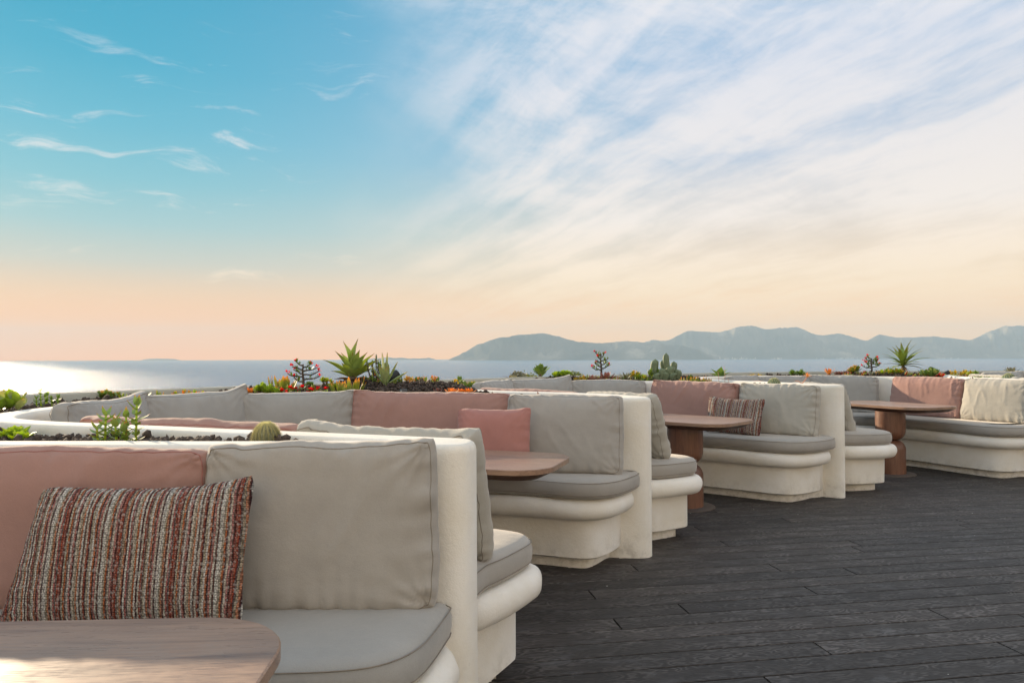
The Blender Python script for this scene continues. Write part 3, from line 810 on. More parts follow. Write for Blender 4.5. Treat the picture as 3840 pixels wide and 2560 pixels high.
seat_cushion(1, .60, .965, "grey seat cushion in the foreground under the large taupe back cushion", 1)
seat_cushion(1, .30, .59, "grey seat cushion at the left of the nearest bay beyond the frame", 2)
seat_cushion(2, .035, .36, "taupe seat cushion right of the nearest end post, its tip lit by the sun", 3)
seat_cushion(2, .365, .62, "taupe seat cushion along the back of the second bay", 4)
seat_cushion(2, .625, .992, "taupe seat cushion under the second bay's table and square pink pillow", 5)
seat_cushion(3, .035, .34, "taupe seat cushion right of the second end post", 6)
seat_cushion(3, .345, .60, "taupe seat cushion along the back of the third bay", 7)
seat_cushion(3, .605, .992, "taupe seat cushion below the middle striped pillow", 8)
seat_cushion(4, .035, .34, "taupe seat cushion right of the third end post", 9)
seat_cushion(4, .345, .60, "taupe seat cushion along the back of the fourth bay", 10)
seat_cushion(4, .605, .992, "taupe seat cushion at right, half in sun below the sunlit pink cushion", 11)
seat_cushion(5, .035, .34, "grey seat cushion in the farthest bay, nearer side", 12)
seat_cushion(5, .345, .60, "grey seat cushion in the farthest bay, back side", 13)

# ------------------------------------------------------------------ back cushions
def cushion_mesh(w_, h_, t_, seed, band=.5, wr=1.0, ear=.0, sag=.0, nx=64, ny=46, tipL=0, tipR=0, mat_=None, bl=0.0):
    V = []; F = []
    rnd = random.Random(seed); sx = rnd.uniform(0, 50); dirk = rnd.uniform(-.5, .8)
    def pt(i, j, side):
        u = -1 + 2 * i / nx; v = -1 + 2 * j / ny
        # denser sampling near edges
        u = sin(u * pi / 2) * .35 + u * .65; v = sin(v * pi / 2) * .35 + v * .65
        # rounded-rect outline: pull the corner in
        uu, vv = u, v
        cr = .10
        x = uu * w_ / 2; z = vv * h_ / 2
        rx = w_ / 2 - cr * .5; rz = h_ / 2 - cr * .5
        if abs(x) > rx and abs(z) > rz:
            dx, dz = abs(x) - rx, abs(z) - rz; m = max(dx, dz); l = hypot(dx, dz)
            if l > 0:
                k = m / l; x = math.copysign(rx + dx * (k * .75 + .25), x); z = math.copysign(rz + dz * (k * .75 + .25), z)
        # edges bow in between the corners (ears)
        x *= 1 - ear * (1 - v * v) * abs(u) ** 3; z *= 1 - ear * 1.25 * (1 - u * u) * abs(v) ** 3
        e = (1 - abs(u) ** 3.2) * (1 - abs(v) ** 3.2)
        edge = min(1 - abs(u), (1 - abs(v)) * h_ / w_) * w_ / 2
        T = t_ * (band + (1 - band) * max(0, e) ** .62) / 2
        # wrinkles: gathers running in from the seams, plus long soft folds
        g1 = noise.noise(Vector((x * 30 + sx, z * 5, seed))) * exp(-(1 - abs(v)) * h_ / 2 / .055)
        g2 = noise.noise(Vector((x * 5, z * 30 + sx, seed + 9))) * exp(-(1 - abs(u)) * w_ / 2 / .055)
        q = Vector(((x + z * dirk) * 9 + sx, (z - x * .3) * 2.2, seed * 1.3)); f1 = 1 - abs(noise.noise(q)) * 2.2
        fold = max(0, f1) ** 3 * min(1, max(0, noise.noise(Vector((x * 4 + sx * 2, z * 4, 2.0))) * 3 + .45))
        q2 = Vector((x * 2.4 + sx, z * 2.6, seed + 4.0)); dent = noise.noise(q2)
        cnr = exp(-(hypot((1 - abs(u)) * w_ / 2, (1 - abs(v)) * h_ / 2)) / .09)
        cf = sin(math.atan2((1 - abs(v)) * h_ + 1e-4, (1 - abs(u)) * w_ + 1e-4) * 16 + sx) * cnr
        dsp = wr * (.015 * g1 + .015 * g2 + .010 * fold * min(1, edge / .03) * (.3 + .7 * (.5 + .5 * v)) + .014 * dent * min(1, edge / .08) + .006 * cf)
        y = side * (T + dsp)
        # outline waviness
        wob = .006 * noise.noise(Vector((x * 7 + sx, z * 7, 5.5))) + .0035 * noise.noise(Vector((x * 25 + sx, z * 25, 7.5)))
        x += wob * wr - bl * max(0, -u) * (1 - v) / 2 + bl * .25 * (1 - v) / 2 * max(0, u) * 0; z += wob * wr
        lift = (tipR * max(0, u) ** 3 + tipL * max(0, -u) ** 3) * max(0, .5 + v * .5)
        z += lift - sag * (1 - u * u) * max(0, .5 + v * .5)
        if v < -.75: z += .012 * (-.75 - v) / .25 * 0
        return (x, y, z + h_ / 2)
    idx = {}
    for side in (-1, 1):
        for i in range(nx + 1):
            for j in range(ny + 1):
                idx[side, i, j] = len(V); V.append(pt(i, j, side))
    for i in range(nx):
        for j in range(ny):
            a = [idx[-1, i, j], idx[-1, i + 1, j], idx[-1, i + 1, j + 1], idx[-1, i, j + 1]]; F.append(tuple(a))
            a = [idx[1, i, j], idx[1, i, j + 1], idx[1, i + 1, j + 1], idx[1, i + 1, j]]; F.append(tuple(a))
    ring = [(i, 0) for i in range(nx)] + [(nx, j) for j in range(ny)] + [(nx - i, ny) for i in range(nx)] + [(0, ny - j) for j in range(ny)]
    n = len(ring); K = 4; mids = []
    for k in range(1, K):
        row = []
        for (i, j) in ring:
            a = Vector(V[idx[-1, i, j]]); c = Vector(V[idx[1, i, j]]); t = k / K; p = a.lerp(c, t)
            ctr = Vector((0, 0, h_ / 2)); d = Vector((p.x, 0, p.z - h_ / 2)); d.normalize()
            p += d * sin(pi * t) * t_ * band * .28
            row.append(len(V)); V.append(tuple(p))
        mids.append(row)
    rows_ = [[idx[-1, i, j] for i, j in ring]] + mids + [[idx[1, i, j] for i, j in ring]]
    for k in range(K):
        for i in range(n):
            F.append((rows_[k][i], rows_[k + 1][i], rows_[k + 1][(i + 1) % n], rows_[k][(i + 1) % n]))
    me = mk_mesh("cushion", V, F, mat_, True)
    loops = [[V[q] for q in rows_[0]], [V[q] for q in rows_[-1]]]
    return me, loops


CN = [0]
def cushion(p0, p1, h_, t_, lean, material, label, cat="back cushion", name="back_cushion", z=.572, gap=.0, pipe='seam', roll=0, group="large back cushions along the walls", **k):
    CN[0] += 1
    a, b_ = Vector(p0), Vector(p1); w_ = (b_ - a).length; mid = (a + b_) / 2; th = atan2(b_.y - a.y, b_.x - a.x)
    face = Vector((sin(th), -cos(th)))
    off = h_ * sin(lean) * 1.0 + t_ / 2 * cos(lean) + gap
    me, loops = cushion_mesh(w_, h_, t_, CN[0] * 3.7, mat_=M[material], **k)
    o = link(name, me); pos = mid + face * off
    R = Matrix.Rotation(th, 4, 'Z') @ Matrix.Rotation(-lean, 4, 'X') @ Matrix.Rotation(roll, 4, 'Y')
    o.matrix_world = Matrix.Translation((pos.x, pos.y, z)) @ R
    tag(o, label, cat, group)
    if pipe:
        V = []; F = []
        for lp in loops:
            tube(V, F, lp, .0019, 5, False, True)
        link("piping", mk_mesh("piping", V, F, M[pipe]), o)
    return o

L7 = radians(9)
# bay 1
cushion((-.895, 2.275), (-.235, 2.275), .462, .135, radians(4), 'sand', "largest taupe back cushion in the foreground, leaning on the nearest wall", wr=1.25, tipR=.028, tipL=.004)
cushion((-1.98, 2.275), (-.905, 2.275), .452, .125, radians(4), 'pink', "pink back cushion in the left foreground behind the large striped pillow", pipe='pinkseam', wr=1.2)
cushion((-1.305, 2.13), (-.72, 2.14), .380, .14, radians(14), 'stripes', "large striped woven pillow in the left foreground", "throw pillow", "throw_pillow", z=.577, band=.05, wr=.7, ear=.045, pipe=None, bl=.07, tipR=.035, group="patterned and plain throw pillows")
# bay 2
cushion((-1.04, 5.06), (.0, 4.965), .485, .18, radians(12), 'pink', "wide pink back cushion left of the square pink pillow in the second bay", pipe='pinkseam', tipL=.035)
cushion((.01, 4.92), (.70, 4.79), .475, .19, radians(13), 'sand', "taupe back cushion right of the square pink pillow, leaning by the second post", tipL=.01)
cushion((-.33, 4.70), (.13, 4.64), .42, .14, radians(15), 'pink2', "square pink throw pillow in front of the wide pink cushion", "throw pillow", "throw_pillow", z=.577, band=.05, ear=.05, wr=.7, pipe=None, tipR=.01, group="patterned and plain throw pillows", nx=44, ny=44)
cushion((-1.80, 4.93), (-1.08, 5.07), .49, .17, radians(9), 'grey', "grey back cushion just left of the wide pink cushion, upper edge crinkled in sun", tipR=.02, sag=.01)
cushion((-2.26, 4.42), (-1.83, 4.92), .50, .18, radians(9), 'grey', "middle of three grey cushions at left, its right corner standing high", tipR=.055, sag=.012)
cushion((-2.40, 3.78), (-2.29, 4.41), .49, .19, radians(9), 'grey', "leftmost grey back cushion, beside the round corner of the wall", tipR=.045, sag=.012)
cushion((-.16, 2.52), (-.83, 2.79), .465, .17, radians(15), 'cream', "sand-coloured cushion seen from behind over the nearest wall, its side showing right of the post", wr=1.3, tipL=.02, tipR=.03)
cushion((-.85, 2.80), (-1.92, 3.22), .462, .15, radians(9), 'pink', "pink cushion seen from behind over the nearest wall, left of the hairy cactus", pipe='pinkseam', tipL=.005, tipR=.012)
# bay 3
cushion((1.56, 7.90), (2.27, 7.32), .462, .18, radians(12), 'pink', "pink back cushion left of the middle striped pillow", pipe='pinkseam', tipL=.02, wr=1.5)
cushion((2.30, 7.28), (2.86, 6.85), .455, .19, radians(13), 'cream', "sand-coloured back cushion right of the middle striped pillow", tipL=.02, wr=1.4)
cushion((1.93, 7.21), (2.36, 6.86), .345, .14, radians(18), 'stripes', "smaller striped pillow in the middle bay, partly lit by the sun", "throw pillow", "throw_pillow", z=.577, band=.05, ear=.05, wr=1.2, pipe=None, roll=radians(2), tipR=.02, group="patterned and plain throw pillows", nx=44, ny=36)
cushion((.60, 8.03), (1.42, 8.02), .465, .17, radians(9), 'grey', "grey cushion left of the post-side pink cushion in the third bay", tipL=.0)
cushion((-.10, 7.66), (.57, 8.0), .48, .18, radians(9), 'grey', "grey cushion in the middle of the third bay's back, corner raised", tipR=.06)
cushion((-.42, 6.95), (-.12, 7.62), .48, .18, radians(9), 'grey', "grey cushion at the left end of the third bay, seen low over the wall", tipR=.02)
cushion((.93, 5.12), (.50, 5.62), .465, .19, radians(17), 'cream', "sand-coloured cushion standing just right of the second post, seen side on", wr=1.4)
cushion((.44, 5.64), (-.30, 6.20), .455, .17, radians(10), 'pink', "pink cushion over the second wall, behind the woolly cactus", pipe='pinkseam', tipR=.012)
# bay 4
cushion((4.92, 9.40), (5.32, 8.62), .46, .18, radians(12), 'pink', "sunlit pink back cushion at the right", pipe='pinkseam', tipL=.01)
cushion((5.34, 8.58), (5.64, 7.92), .46, .19, radians(13), 'cream', "sunlit sand-coloured back cushion at the right edge", wr=.9)
cushion((4.02, 9.98), (4.74, 9.62), .455, .18, radians(9), 'grey', "grey cushion left of the sunlit pink cushion", tipL=.02)
cushion((3.28, 10.08), (3.98, 9.98), .445, .17, radians(9), 'grey', "far grey cushion beyond the barrel cactus", tipR=.02)
cushion((2.74, 9.80), (3.25, 10.07), .45, .18, radians(9), 'grey', "far grey cushion beyond the round leaf succulent, left end of its bay", tipR=.02)
cushion((3.09, 7.10), (2.82, 7.70), .46, .19, radians(18), 'cream', "sand-coloured cushion just right of the third post, seen side on", wr=1.4)
cushion((2.78, 7.75), (2.42, 8.55), .44, .17, radians(10), 'pink', "pink cushion hidden behind the third wall, only its top showing", pipe='pinkseam')
# bay 5
r5 = lambda p: rigid([p], A54, (3.04, 6.86), (5.76, 7.86))[0]
cushion(r5((3.08, 7.10)), r5((2.80, 7.70)), .46, .19, radians(11), 'cream', "sand-coloured cushion in the farthest bay, nearest to its post")
cushion(r5((2.78, 7.75)), r5((2.42, 8.55)), .475, .17, radians(10), 'cream', "crumpled sand-coloured cushion top above the right-hand wall", wr=1.5, tipR=.02)
cushion(r5((2.74, 9.80)), r5((3.25, 10.07)), .48, .18, radians(9), 'grey', "dark grey cushion at the far right, behind the small cactus", tipR=.02)
cushion(r5((3.28, 10.08)), r5((3.98, 9.98)), .48, .17, radians(9), 'grey', "dark grey cushion farthest right at the frame edge")

# ------------------------------------------------------------------ tables
def table(cx, cy, ax, px, py, L, Wd, label, seedr):
    root = empty("dining_table", (cx, cy, 0), ax); tag(root, label, "table", "walnut pedestal tables, one per bay")
    r = .20; P = []
    for sx, sy, a0 in ((1, 1, 0), (-1, 1, 90), (-1, -1, 180), (1, -1, 270)):
        for k in range(13):
            a = radians(a0 + 90 * k / 12); e = 1.0
            P.append(Vector((sx * (L / 2 - r) + r * cos(a), sy * (Wd / 2 - r) + r * sin(a))))
    P = resample(P, .03, True)
    link("tabletop", prism("tabletop", P, [(0, .728), (0, .7515), (-.0035, .755)], M['top'], None, 40), root)
    link("table_edge", prism("table_edge", P, [(-.085, .690), (-.075, .692), (-.003, .7275)], M['rim'], None, 30), root)
    d = Matrix.Rotation(-ax, 2) @ Vector((px - cx, py - cy))
    def lathe(name, prof, m, loc):
        V = []; F = []; n = 48
        for rr_, z in prof:
            for i in range(n): a = 2 * pi * i / n; V.append((rr_ * cos(a), rr_ * sin(a), z))
        for k in range(len(prof) - 1):
            for i in range(n): A = k * n + i; B = k * n + (i + 1) % n; F.append((A, B, B + n, A + n))
        F.append(tuple(range(n))[::-1]); F.append(tuple(range((len(prof) - 1) * n, len(prof) * n)))
        return link(name, mk_mesh(name, V, F, m, True, 40), root, loc)
    R = .152; q = .10
    up = [(R - q + q * sin(a), .375 + q - q * cos(a)) for a in [k * pi / 2 / 10 for k in range(11)]] + [(R, .690)]
    lo = [(R, .012), (R, .375 - q)] + [(R - q + q * cos(a), .375 - q + q * sin(a)) for a in [k * pi / 2 / 10 for k in range(1, 11)]]
    link_ = lathe("upper_drum", [(.03, .372)] + up[1:], M['drum'], (d.x, d.y, 0))
    lathe("lower_drum", lo[:-1] + [(.03, .374)], M['drum'], (d.x, d.y, 0))
    lathe("base_plate", [(.25, 0), (.25, .008), (.243, .012)], M['steel'], (d.x, d.y, .0005))
table(-1.045, 1.178, radians(3), -.88, 1.178, 1.24, .74, "foreground walnut table cut off by the photo's lower left corner, half in sun", 0)
table(-.335, 4.04, radians(-18), -.385, 4.07, 1.24, .70, "walnut pedestal table in front of the square pink pillow", 1)
table(1.446, 6.58, radians(-42), 1.50, 6.44, 1.24, .76, "walnut pedestal table below the middle striped pillow", 2)
table(4.30, 8.42, radians(-66), 4.18, 8.20, 1.24, .74, "walnut pedestal table before the sunlit pink cushion at right", 3)

# ------------------------------------------------------------------ plants
LM = {}
def leaf_mesh(kind):
    """1 unit long along Z, width along X, opens towards +Y; lens-shaped cross-section"""
    if kind in LM: return LM[kind]
    P = {'agave': (10, lambda t: .265 * (sin(pi * min(1, t * .82 + .16)) ** .8) * (1 - t ** 4) ** .9 + .003, .028, lambda t: .10 * t * t - .32 * max(0, t - .45) ** 2, .10),
         'blade': (9, lambda t: .095 * (1 - t ** 2.2) * (.55 + .8 * t if t < .5 else .95) + .002, .02, lambda t: -.28 * t ** 2.2, .05),
         'finger': (5, lambda t: .13 * (.6 + .5 * t) * (1 - t ** 6) ** .5 + .004, .10, lambda t: .10 * t * t, .0),
         'oval': (6, lambda t: .30 * sin(pi * min(1, .06 + t * .93)) ** .75 * (.65 + .5 * t) + .004, .05, lambda t: .12 * t * t, .05),
         'tri': (5, lambda t: .30 * (1 - t ** 1.4) * (.7 + .6 * min(t * 3, 1)) / 1.2 + .004, .07, lambda t: -.10 * t + .28 * t * t, .05),
         'petal': (3, lambda t: .38 * sin(pi * min(1, .1 + t * .85)) + .01, .02, lambda t: .2 * t * t, .02),
         'small': (4, lambda t: .22 * sin(pi * min(1, .08 + t * .9)) + .004, .05, lambda t: .15 * t * t, .03)}[kind]
    n, wf, th, cf, cup = P; V = []; F = []
    for i in range(n + 1):
        t = i / n; wd = wf(t); tt = th * (1 - t * .7); y = cf(t)
        V += [(-wd, y + cup * wd * 4, t), (0, y - tt * .5, t), (wd, y + cup * wd * 4, t), (0, y + tt * .5, t)]
    for i in range(n):
        for k in range(4):
            a = i * 4 + k; b = i * 4 + (k + 1) % 4; F.append((a, b, b + 4, a + 4))
    F.append((3, 2, 1, 0)); F.append(tuple(n * 4 + k for k in range(4)))
    LM[kind] = (V, F); return LM[kind]
LC = {}
LS = {'small': 1.35, 'oval': 1.3, 'finger': 1.15, 'petal': 1.35}
def leaf_data(kind, material):
    if (kind, material) not in LC:
        V, F = leaf_mesh(kind); LC[kind, material] = mk_mesh("leaf", V, F, M[material], True, 60)
    return LC[kind, material]


def leaf(root, kind, material, base, az_, tilt, L, wsc=1.0, name="leaf", twist=0):
    """az_: direction it leans to; tilt: angle from vertical"""
    o = link(name, leaf_data(kind, material), root)
    R = Matrix.Rotation(az_, 4, 'Z') @ Matrix.Rotation(tilt, 4, 'X') @ Matrix.Rotation(twist, 4, 'Z')
    # leans to -Y rotated by az; upper face (+Y side) looks inwards
    L = L * LS.get(kind, 1); o.matrix_local = Matrix.Translation(base) @ R @ Matrix.Diagonal((L * wsc, L, L, 1))
    return o


PX = lambda xv, Yd: ((xv - 1176) / 1700 * Yd)
def gz(x, y): return .972 + bump_h(x, y) + .012
rn = random.Random(11)

def rosette(x, y, n, L, mat1, label, cat="succulent", kind='small', z=None, t0=.15, t1=1.35, wsc=1.0, name="rosette_succulent", group=None, root=None, cen=(0, 0, 0), heads=1, spread=0):
    z = gz(x, y) if z is None else z
    if root is None:
        root = empty(name, (x, y, z)); tag(root, label, cat, group)
    for h in range(heads):
        hx, hy = (0, 0) if heads == 1 else (rn.uniform(-spread, spread), rn.uniform(-spread, spread) * .8)
        hs = 1 if heads == 1 else rn.uniform(.75, 1.15)
        for i in range(n):
            f = (i + .5) / n; a = i * 2.39996 + h
            leaf(root, kind, mat1, Vector((cen[0] + hx, cen[1] + hy, cen[2])), a, t0 + (t1 - t0) * f + rn.uniform(-.08, .08), L * hs * (.65 + .4 * f) * rn.uniform(.9, 1.1), wsc)
    return root


def clump(x, y, heads, spread, hgt, n, L, mat1, label, kind='small', name="succulent_clump", cat="succulent", mat2=None, wsc=1.0, lean=.35, group=None, stem='bark'):
    """several short stems, each topped by a small rosette"""
    root = empty(name, (x, y, gz(x, y))); tag(root, label, cat, group); V = []; F = []
    for h in range(heads):
        a = rn.uniform(0, 6.28); r = spread * math.sqrt(rn.random()); hh = hgt * rn.uniform(.45, 1) * (1 - .35 * r / max(spread, .001))
        tip = Vector((r * cos(a), r * sin(a) * .7, hh)); tube(V, F, [(tip.x * .35, tip.y * .35, -.02), (tip.x * .8, tip.y * .8, hh * .5), tuple(tip)], [.005, .004, .004], 5)
        for i in range(n):
            f = (i + .5) / n
            leaf(root, kind, mat2 if (mat2 and rn.random() < .35) else mat1, tip + Vector((0, 0, -f * hh * .35)), i * 2.4 + h, .12 + 1.15 * f + rn.uniform(-.15, .15), L * (.7 + .4 * f) * rn.uniform(.85, 1.15), wsc)
    link("stem", mk_mesh("stem", V, F, M[stem]), root); return root


def thorn_tree(x, y, hgt, wd, label, seed, zoff=0):
    r = random.Random(seed); root = empty("crown_of_thorns", (x, y, gz(x, y) + zoff)); tag(root, label, "flowering plant", "crown-of-thorns bushes with red flowers")
    V = []; F = []; tips = []
    tube(V, F, [(0, 0, -.05), (.004, 0, hgt * .4), (-.003, 0, hgt * .75), (.002, 0, hgt)], [.011, .009, .007, .005], 7)
    for k in range(9):
        zb = hgt * (.40 + .56 * k / 8); a = (0 if k % 2 else pi) + r.uniform(-.8, .8); l = wd * r.uniform(.45, 1.0) * (1 - .40 * k / 8)
        pts = []
        for s in range(5):
            t = s / 4; pts.append((cos(a) * l * t, sin(a) * l * t * .6, zb + .006 * t + .02 * t ** 3 + r.uniform(-.006, .006)))
        tube(V, F, pts, [.006, .0055, .005, .004, .0035], 5); tips.append(pts)
    for s in range(60):   # thorns
        pts = r.choice(tips); q = Vector(pts[r.randint(0, 4)]); d = Vector((r.uniform(-1, 1), r.uniform(-1, 1), r.uniform(-1, 1))).normalized() * .011
        tube(V, F, [tuple(q), tuple(q + d)], [.0012, .0003], 3, False)
    link("branches", mk_mesh("branches", V, F, M['twig']), root)
    for pts in tips:
        for s in range(9):
            q = Vector(pts[r.randint(1, 4)]).lerp(Vector(pts[r.randint(1, 4)]), .4); leaf(root, 'small', 'green', q, r.uniform(0, 6.28), r.uniform(.2, 1.9), r.uniform(.016, .028))
        if r.random() < .7:
            q = Vector(pts[-1]) + Vector((r.uniform(-.006, .006), r.uniform(-.006, .006), .008))
            for i in range(7): leaf(root, 'petal', 'flower', q + Vector((r.uniform(-.009, .009), r.uniform(-.006, .006), r.uniform(-.009, .006))), i * 1.26, .9 + r.uniform(-.7, .7), .0115, 1.1, "petal")
    return root


def stacked(x, y, stems, hgt, L, label, mat1='crass', seed=3, name="stacked_crassula"):
    r = random.Random(seed); root = empty(name, (x, y, gz(x, y))); tag(root, label, "succulent")
    V = []; F = []
    for (dx, dy, hs) in stems:
        H_ = hgt * hs; lx = r.uniform(-.01, .01)
        tube(V, F, [(dx, dy, -.03), (dx + lx, dy, H_ * .5), (dx + lx * 1.6, dy, H_)], [.0048, .004, .0035], 6)
        n = max(4, int(H_ / .0165))
        for k in range(n + 1):
            t = k / n; p = Vector((dx + lx * 1.6 * t, dy, H_ * t)); a0 = (k % 2) * pi / 2 + dx * 9 + .3
            top = t > .85
            for a in (a0, a0 + pi):
                leaf(root, 'tri', mat1, p, a, (.75 if top else 1.25) + r.uniform(-.15, .15), L * (1.0 if t > .3 else .85) * r.uniform(.9, 1.1), 1.0)
    link("stem", mk_mesh("stem", V, F, M['lime']), root); return root


def cactus(x, y, rad_, hgt, label, ribs=13, hair=True, z=None, name="barrel_cactus", dense=1.0, lenf=.22, skin='cactus'):
    z = gz(x, y) - .02 if z is None else z
    root = empty(name, (x, y, z)); tag(root, label, "cactus"); V = []; F = []; n = ribs * 6; K = 18
    def prof(t):   # rounded column
        zz = hgt * t; rt = 1.0
        if hgt - zz < rad_: rt = math.sqrt(max(0, 1 - ((rad_ - (hgt - zz)) / rad_) ** 2))
        return rad_ * rt * (.93 + .1 * sin(pi * min(1, t * 1.2))), zz
    for k in range(K + 1):
        t = 1 - (1 - k / K) ** 1.6; rr_, zz = prof(t)
        for i in range(n):
            a = 2 * pi * i / n; q = rr_ * (1 + .07 * cos(a * ribs + k * .35)); V.append((q * cos(a), q * sin(a), zz))
    for k in range(K):
        for i in range(n): a = k * n + i; b = k * n + (i + 1) % n; F.append((a, b, b + n, a + n))
    link("body", mk_mesh("body", V, F, M[skin]), root)
    V = []; F = []; N_ = int(1500 * dense)
    for _ in range(N_):
        t = rn.random(); rr_, zz = prof(min(.985, t)); a = rn.uniform(0, 2 * pi); rib = round((a * ribs + t * 18 * .35) / (2 * pi)); a = (rib * 2 * pi - t * 18 * .35) / ribs
        nz = max(0, (zz - (hgt - rad_)) / rad_); d = Vector((cos(a) * (1 - nz * .7), sin(a) * (1 - nz * .7), nz + .15)).normalized()
        d = (d + Vector((rn.uniform(-.7, .7), rn.uniform(-.7, .7), rn.uniform(-.5, .9))) * .8).normalized()
        p = Vector((rr_ * 1.06 * cos(a), rr_ * 1.06 * sin(a), zz)); s = Vector((-sin(a), cos(a), 0)) * .0009; e = p + d * rad_ * lenf * rn.uniform(.6, 1.2); bb = len(V)
        V += [tuple(p - s), tuple(p + s), tuple(e)]; F.append((bb, bb + 1, bb + 2))
    o = link("spines", mk_mesh("spines", V, F, M['spine'], False), root); o['kind'] = 'stuff'
    return root


# big agave ------------------------------------------------
x, y = -1.315, 6.12; zb = gz(x, y)
zb -= .035; ag = empty("agave", (x, y, zb)); tag(ag, "large light green agave with pointed leaves rising against the sea, left of centre", "agave")
V = []; F = []; tube(V, F, [(0, 0, -.1), (.0, 0, 0), (-.005, 0, .07)], [.03, .026, .03], 9); link("trunk", mk_mesh("trunk", V, F, M['bark']), ag)
c0 = Vector((0, 0, .055))
for (a, tl, L, ws) in [(pi / 2 * 1.02, .98, .28, .48), (-pi / 2 * .98, 1.02, .29, .46), (pi / 2 * 1.25, .13, .33, .56), (-pi / 2 * 1.2, .30, .32, .58), (.9, .36, .25, .72), (-1.05, .60, .27, .62),
                       (.1, .22, .22, .70), (-.5, .85, .19, .85), (1.1, .62, .26, .70), (-2.2, .62, .26, .55), (1.75, 1.15, .20, .6), (-1.7, 1.28, .20, .7), (.6, 1.05, .16, .8), (-2.7, .8, .2, .6), (2.6, 1.0, .20, .6), (1.9, .72, .27, .45)]:
    leaf(ag, 'agave', 'agave', c0, a, tl, L, ws * 1.22, twist=rn.uniform(-.2, .2))
for a, tl, L in ((1.9, 1.5, .15), (-1.5, 1.55, .16), (.6, 1.7, .13), (-.5, 1.75, .12), (1.3, 1.85, .14)):
    leaf(ag, 'agave', 'dry', c0 - Vector((0, 0, .015)), a, tl, L, .7, name="dead_leaf")
# stemmed agave (right) -------------------------------------
x, y = PX(2072, 10.5), 10.5; zb = gz(x, y) - .01
ag2 = empty("tree_aloe", (x, y, zb)); tag(ag2, "spiky palm-like agave on a bare stem at the right, against the mountains", "agave")
V = []; F = []; tube(V, F, [(0, 0, -.05), (.004, 0, .08), (.012, 0, .17)], [.028, .022, .019], 9); link("trunk", mk_mesh("trunk", V, F, M['bark']), ag2)
for i in range(26):
    f = i / 25; leaf(ag2, 'blade', 'palmleaf', Vector((.012, 0, .185 - .04 * f)), i * 2.39996 + .4, .10 + 1.45 * f, .33 * (1 - .10 * abs(f - .4)) * rn.uniform(.85, 1.1), 1.25, twist=rn.uniform(-.3, .3))
for a, tl in ((1.8, 2.3), (-1.2, 2.5), (.3, 2.6), (1.2, 2.2)): leaf(ag2, 'blade', 'dry', Vector((.012, 0, .15)), a, tl, .16, 1.1, name="dead_leaf")

# red-flowered thorn bushes
thorn_tree(PX(696, 5.95), 5.95, .20, .15, "thorny bush with red flowers left of the large agave", 4)
thorn_tree(PX(1380, 8.95), 8.95, .24, .125, "red-flowered thorny bush standing alone in the middle, against the sea", 9)
thorn_tree(PX(2001, 10.35), 10.35, .17, .105, "small red-flowered thorny bush left of the palm-like agave", 13)
# low red flowers at the first bush's foot
root = empty("trailing_red_flowers", (PX(700, 5.75), 5.75, gz(PX(700, 5.75), 5.75))); tag(root, "low trailing plant with red flowers at the foot of the first thorny bush", "flowering plant")
for k in range(17):
    q = Vector((rn.uniform(-.15, .16), rn.uniform(-.06, .06), rn.uniform(.01, .055)))
    for i in range(5): leaf(root, 'petal', 'flower', q, i * 1.26 + k, .8 + rn.uniform(-.3, .3), .017, 1.1, "petal")
    for i in range(3): leaf(root, 'small', 'green', q - Vector((0, 0, .012)), rn.uniform(0, 6), rn.uniform(.4, 1.5), .028)
V = []; F = []
for k in range(9):
    a = rn.uniform(-.15, .15); tube(V, F, [(a, 0, -.02), (a + rn.uniform(-.03, .03), rn.uniform(-.03, .03), .03), (a + rn.uniform(-.05, .05), rn.uniform(-.04, .04), .045)], .0025, 4)
link("stem", mk_mesh("stem", V, F, M['twig']), root)

# foreground wedge planter
stacked(-1.39, 2.62, [(-.055, .01, .85), (-.02, .03, .7), (.0, -.01, .55), (.02, .02, .80), (.055, .01, 1.15), (.035, -.02, .42), (-.08, .02, .45)], .125, .045, "green stacked succulent with star-shaped tips in the nearest planter, above the pink cushion", seed=5)
rosette(-1.90, 2.86, 22, .05, 'lime', "bright green leafy succulent at the left edge of the nearest planter", kind='oval', heads=5, spread=.07, t0=.2, t1=1.3, name="leafy_succulent", cat="succulent")
rosette(-1.60, 2.52, 9, .028, 'crass', "tiny red-tipped rosette peeping over the nearest wall", kind='tri', t1=1.1)
cactus(-.835, 2.52, .043, .125, "pale hairy cactus sticking up from the nearest planter", ribs=21, dense=9, lenf=.26, skin='palecactus', z=.95)
# left edge / bay 2 outer planter
root = clump(PX(18, 4.05), 4.05, 7, .09, .14, 6, .075, 'paddle', "broad-leaved green succulent at the far left edge", kind='oval', mat2='lime')
stacked(PX(104, 4.62), 4.62, [(-.02, 0, 1.1), (.0, .02, .8), (.02, -.01, .7), (-.05, 0, .55), (.08, .0, .6), (.05, .0, .5)], .085, .032, "leafy stacked succulent left of the leftmost grey cushion", mat1='green', seed=8)
clump(PX(246, 5.25), 5.25, 11, .085, .05, 7, .034, 'green', "low red and green succulent behind the leftmost grey cushion", mat2='jade', kind='oval')
clump(PX(436, 5.65), 5.65, 9, .10, .05, 7, .028, 'lime', "sparse yellow-green succulent behind the middle grey cushion", mat2='orange')
rosette(PX(570, 5.78), 5.78, 12, .035, 'orange', "small orange rosette behind the grey cushions", heads=3, spread=.05)
clump(PX(604, 5.72), 5.68, 6, .035, .075, 12, .034, 'lime', "curly lime green succulent left of the red flowers", kind='oval')
clump(PX(630, 5.72), 5.66, 6, .035, .07, 12, .034, 'lime', "curly lime green succulent beside its twin at the red flowers", kind='oval')
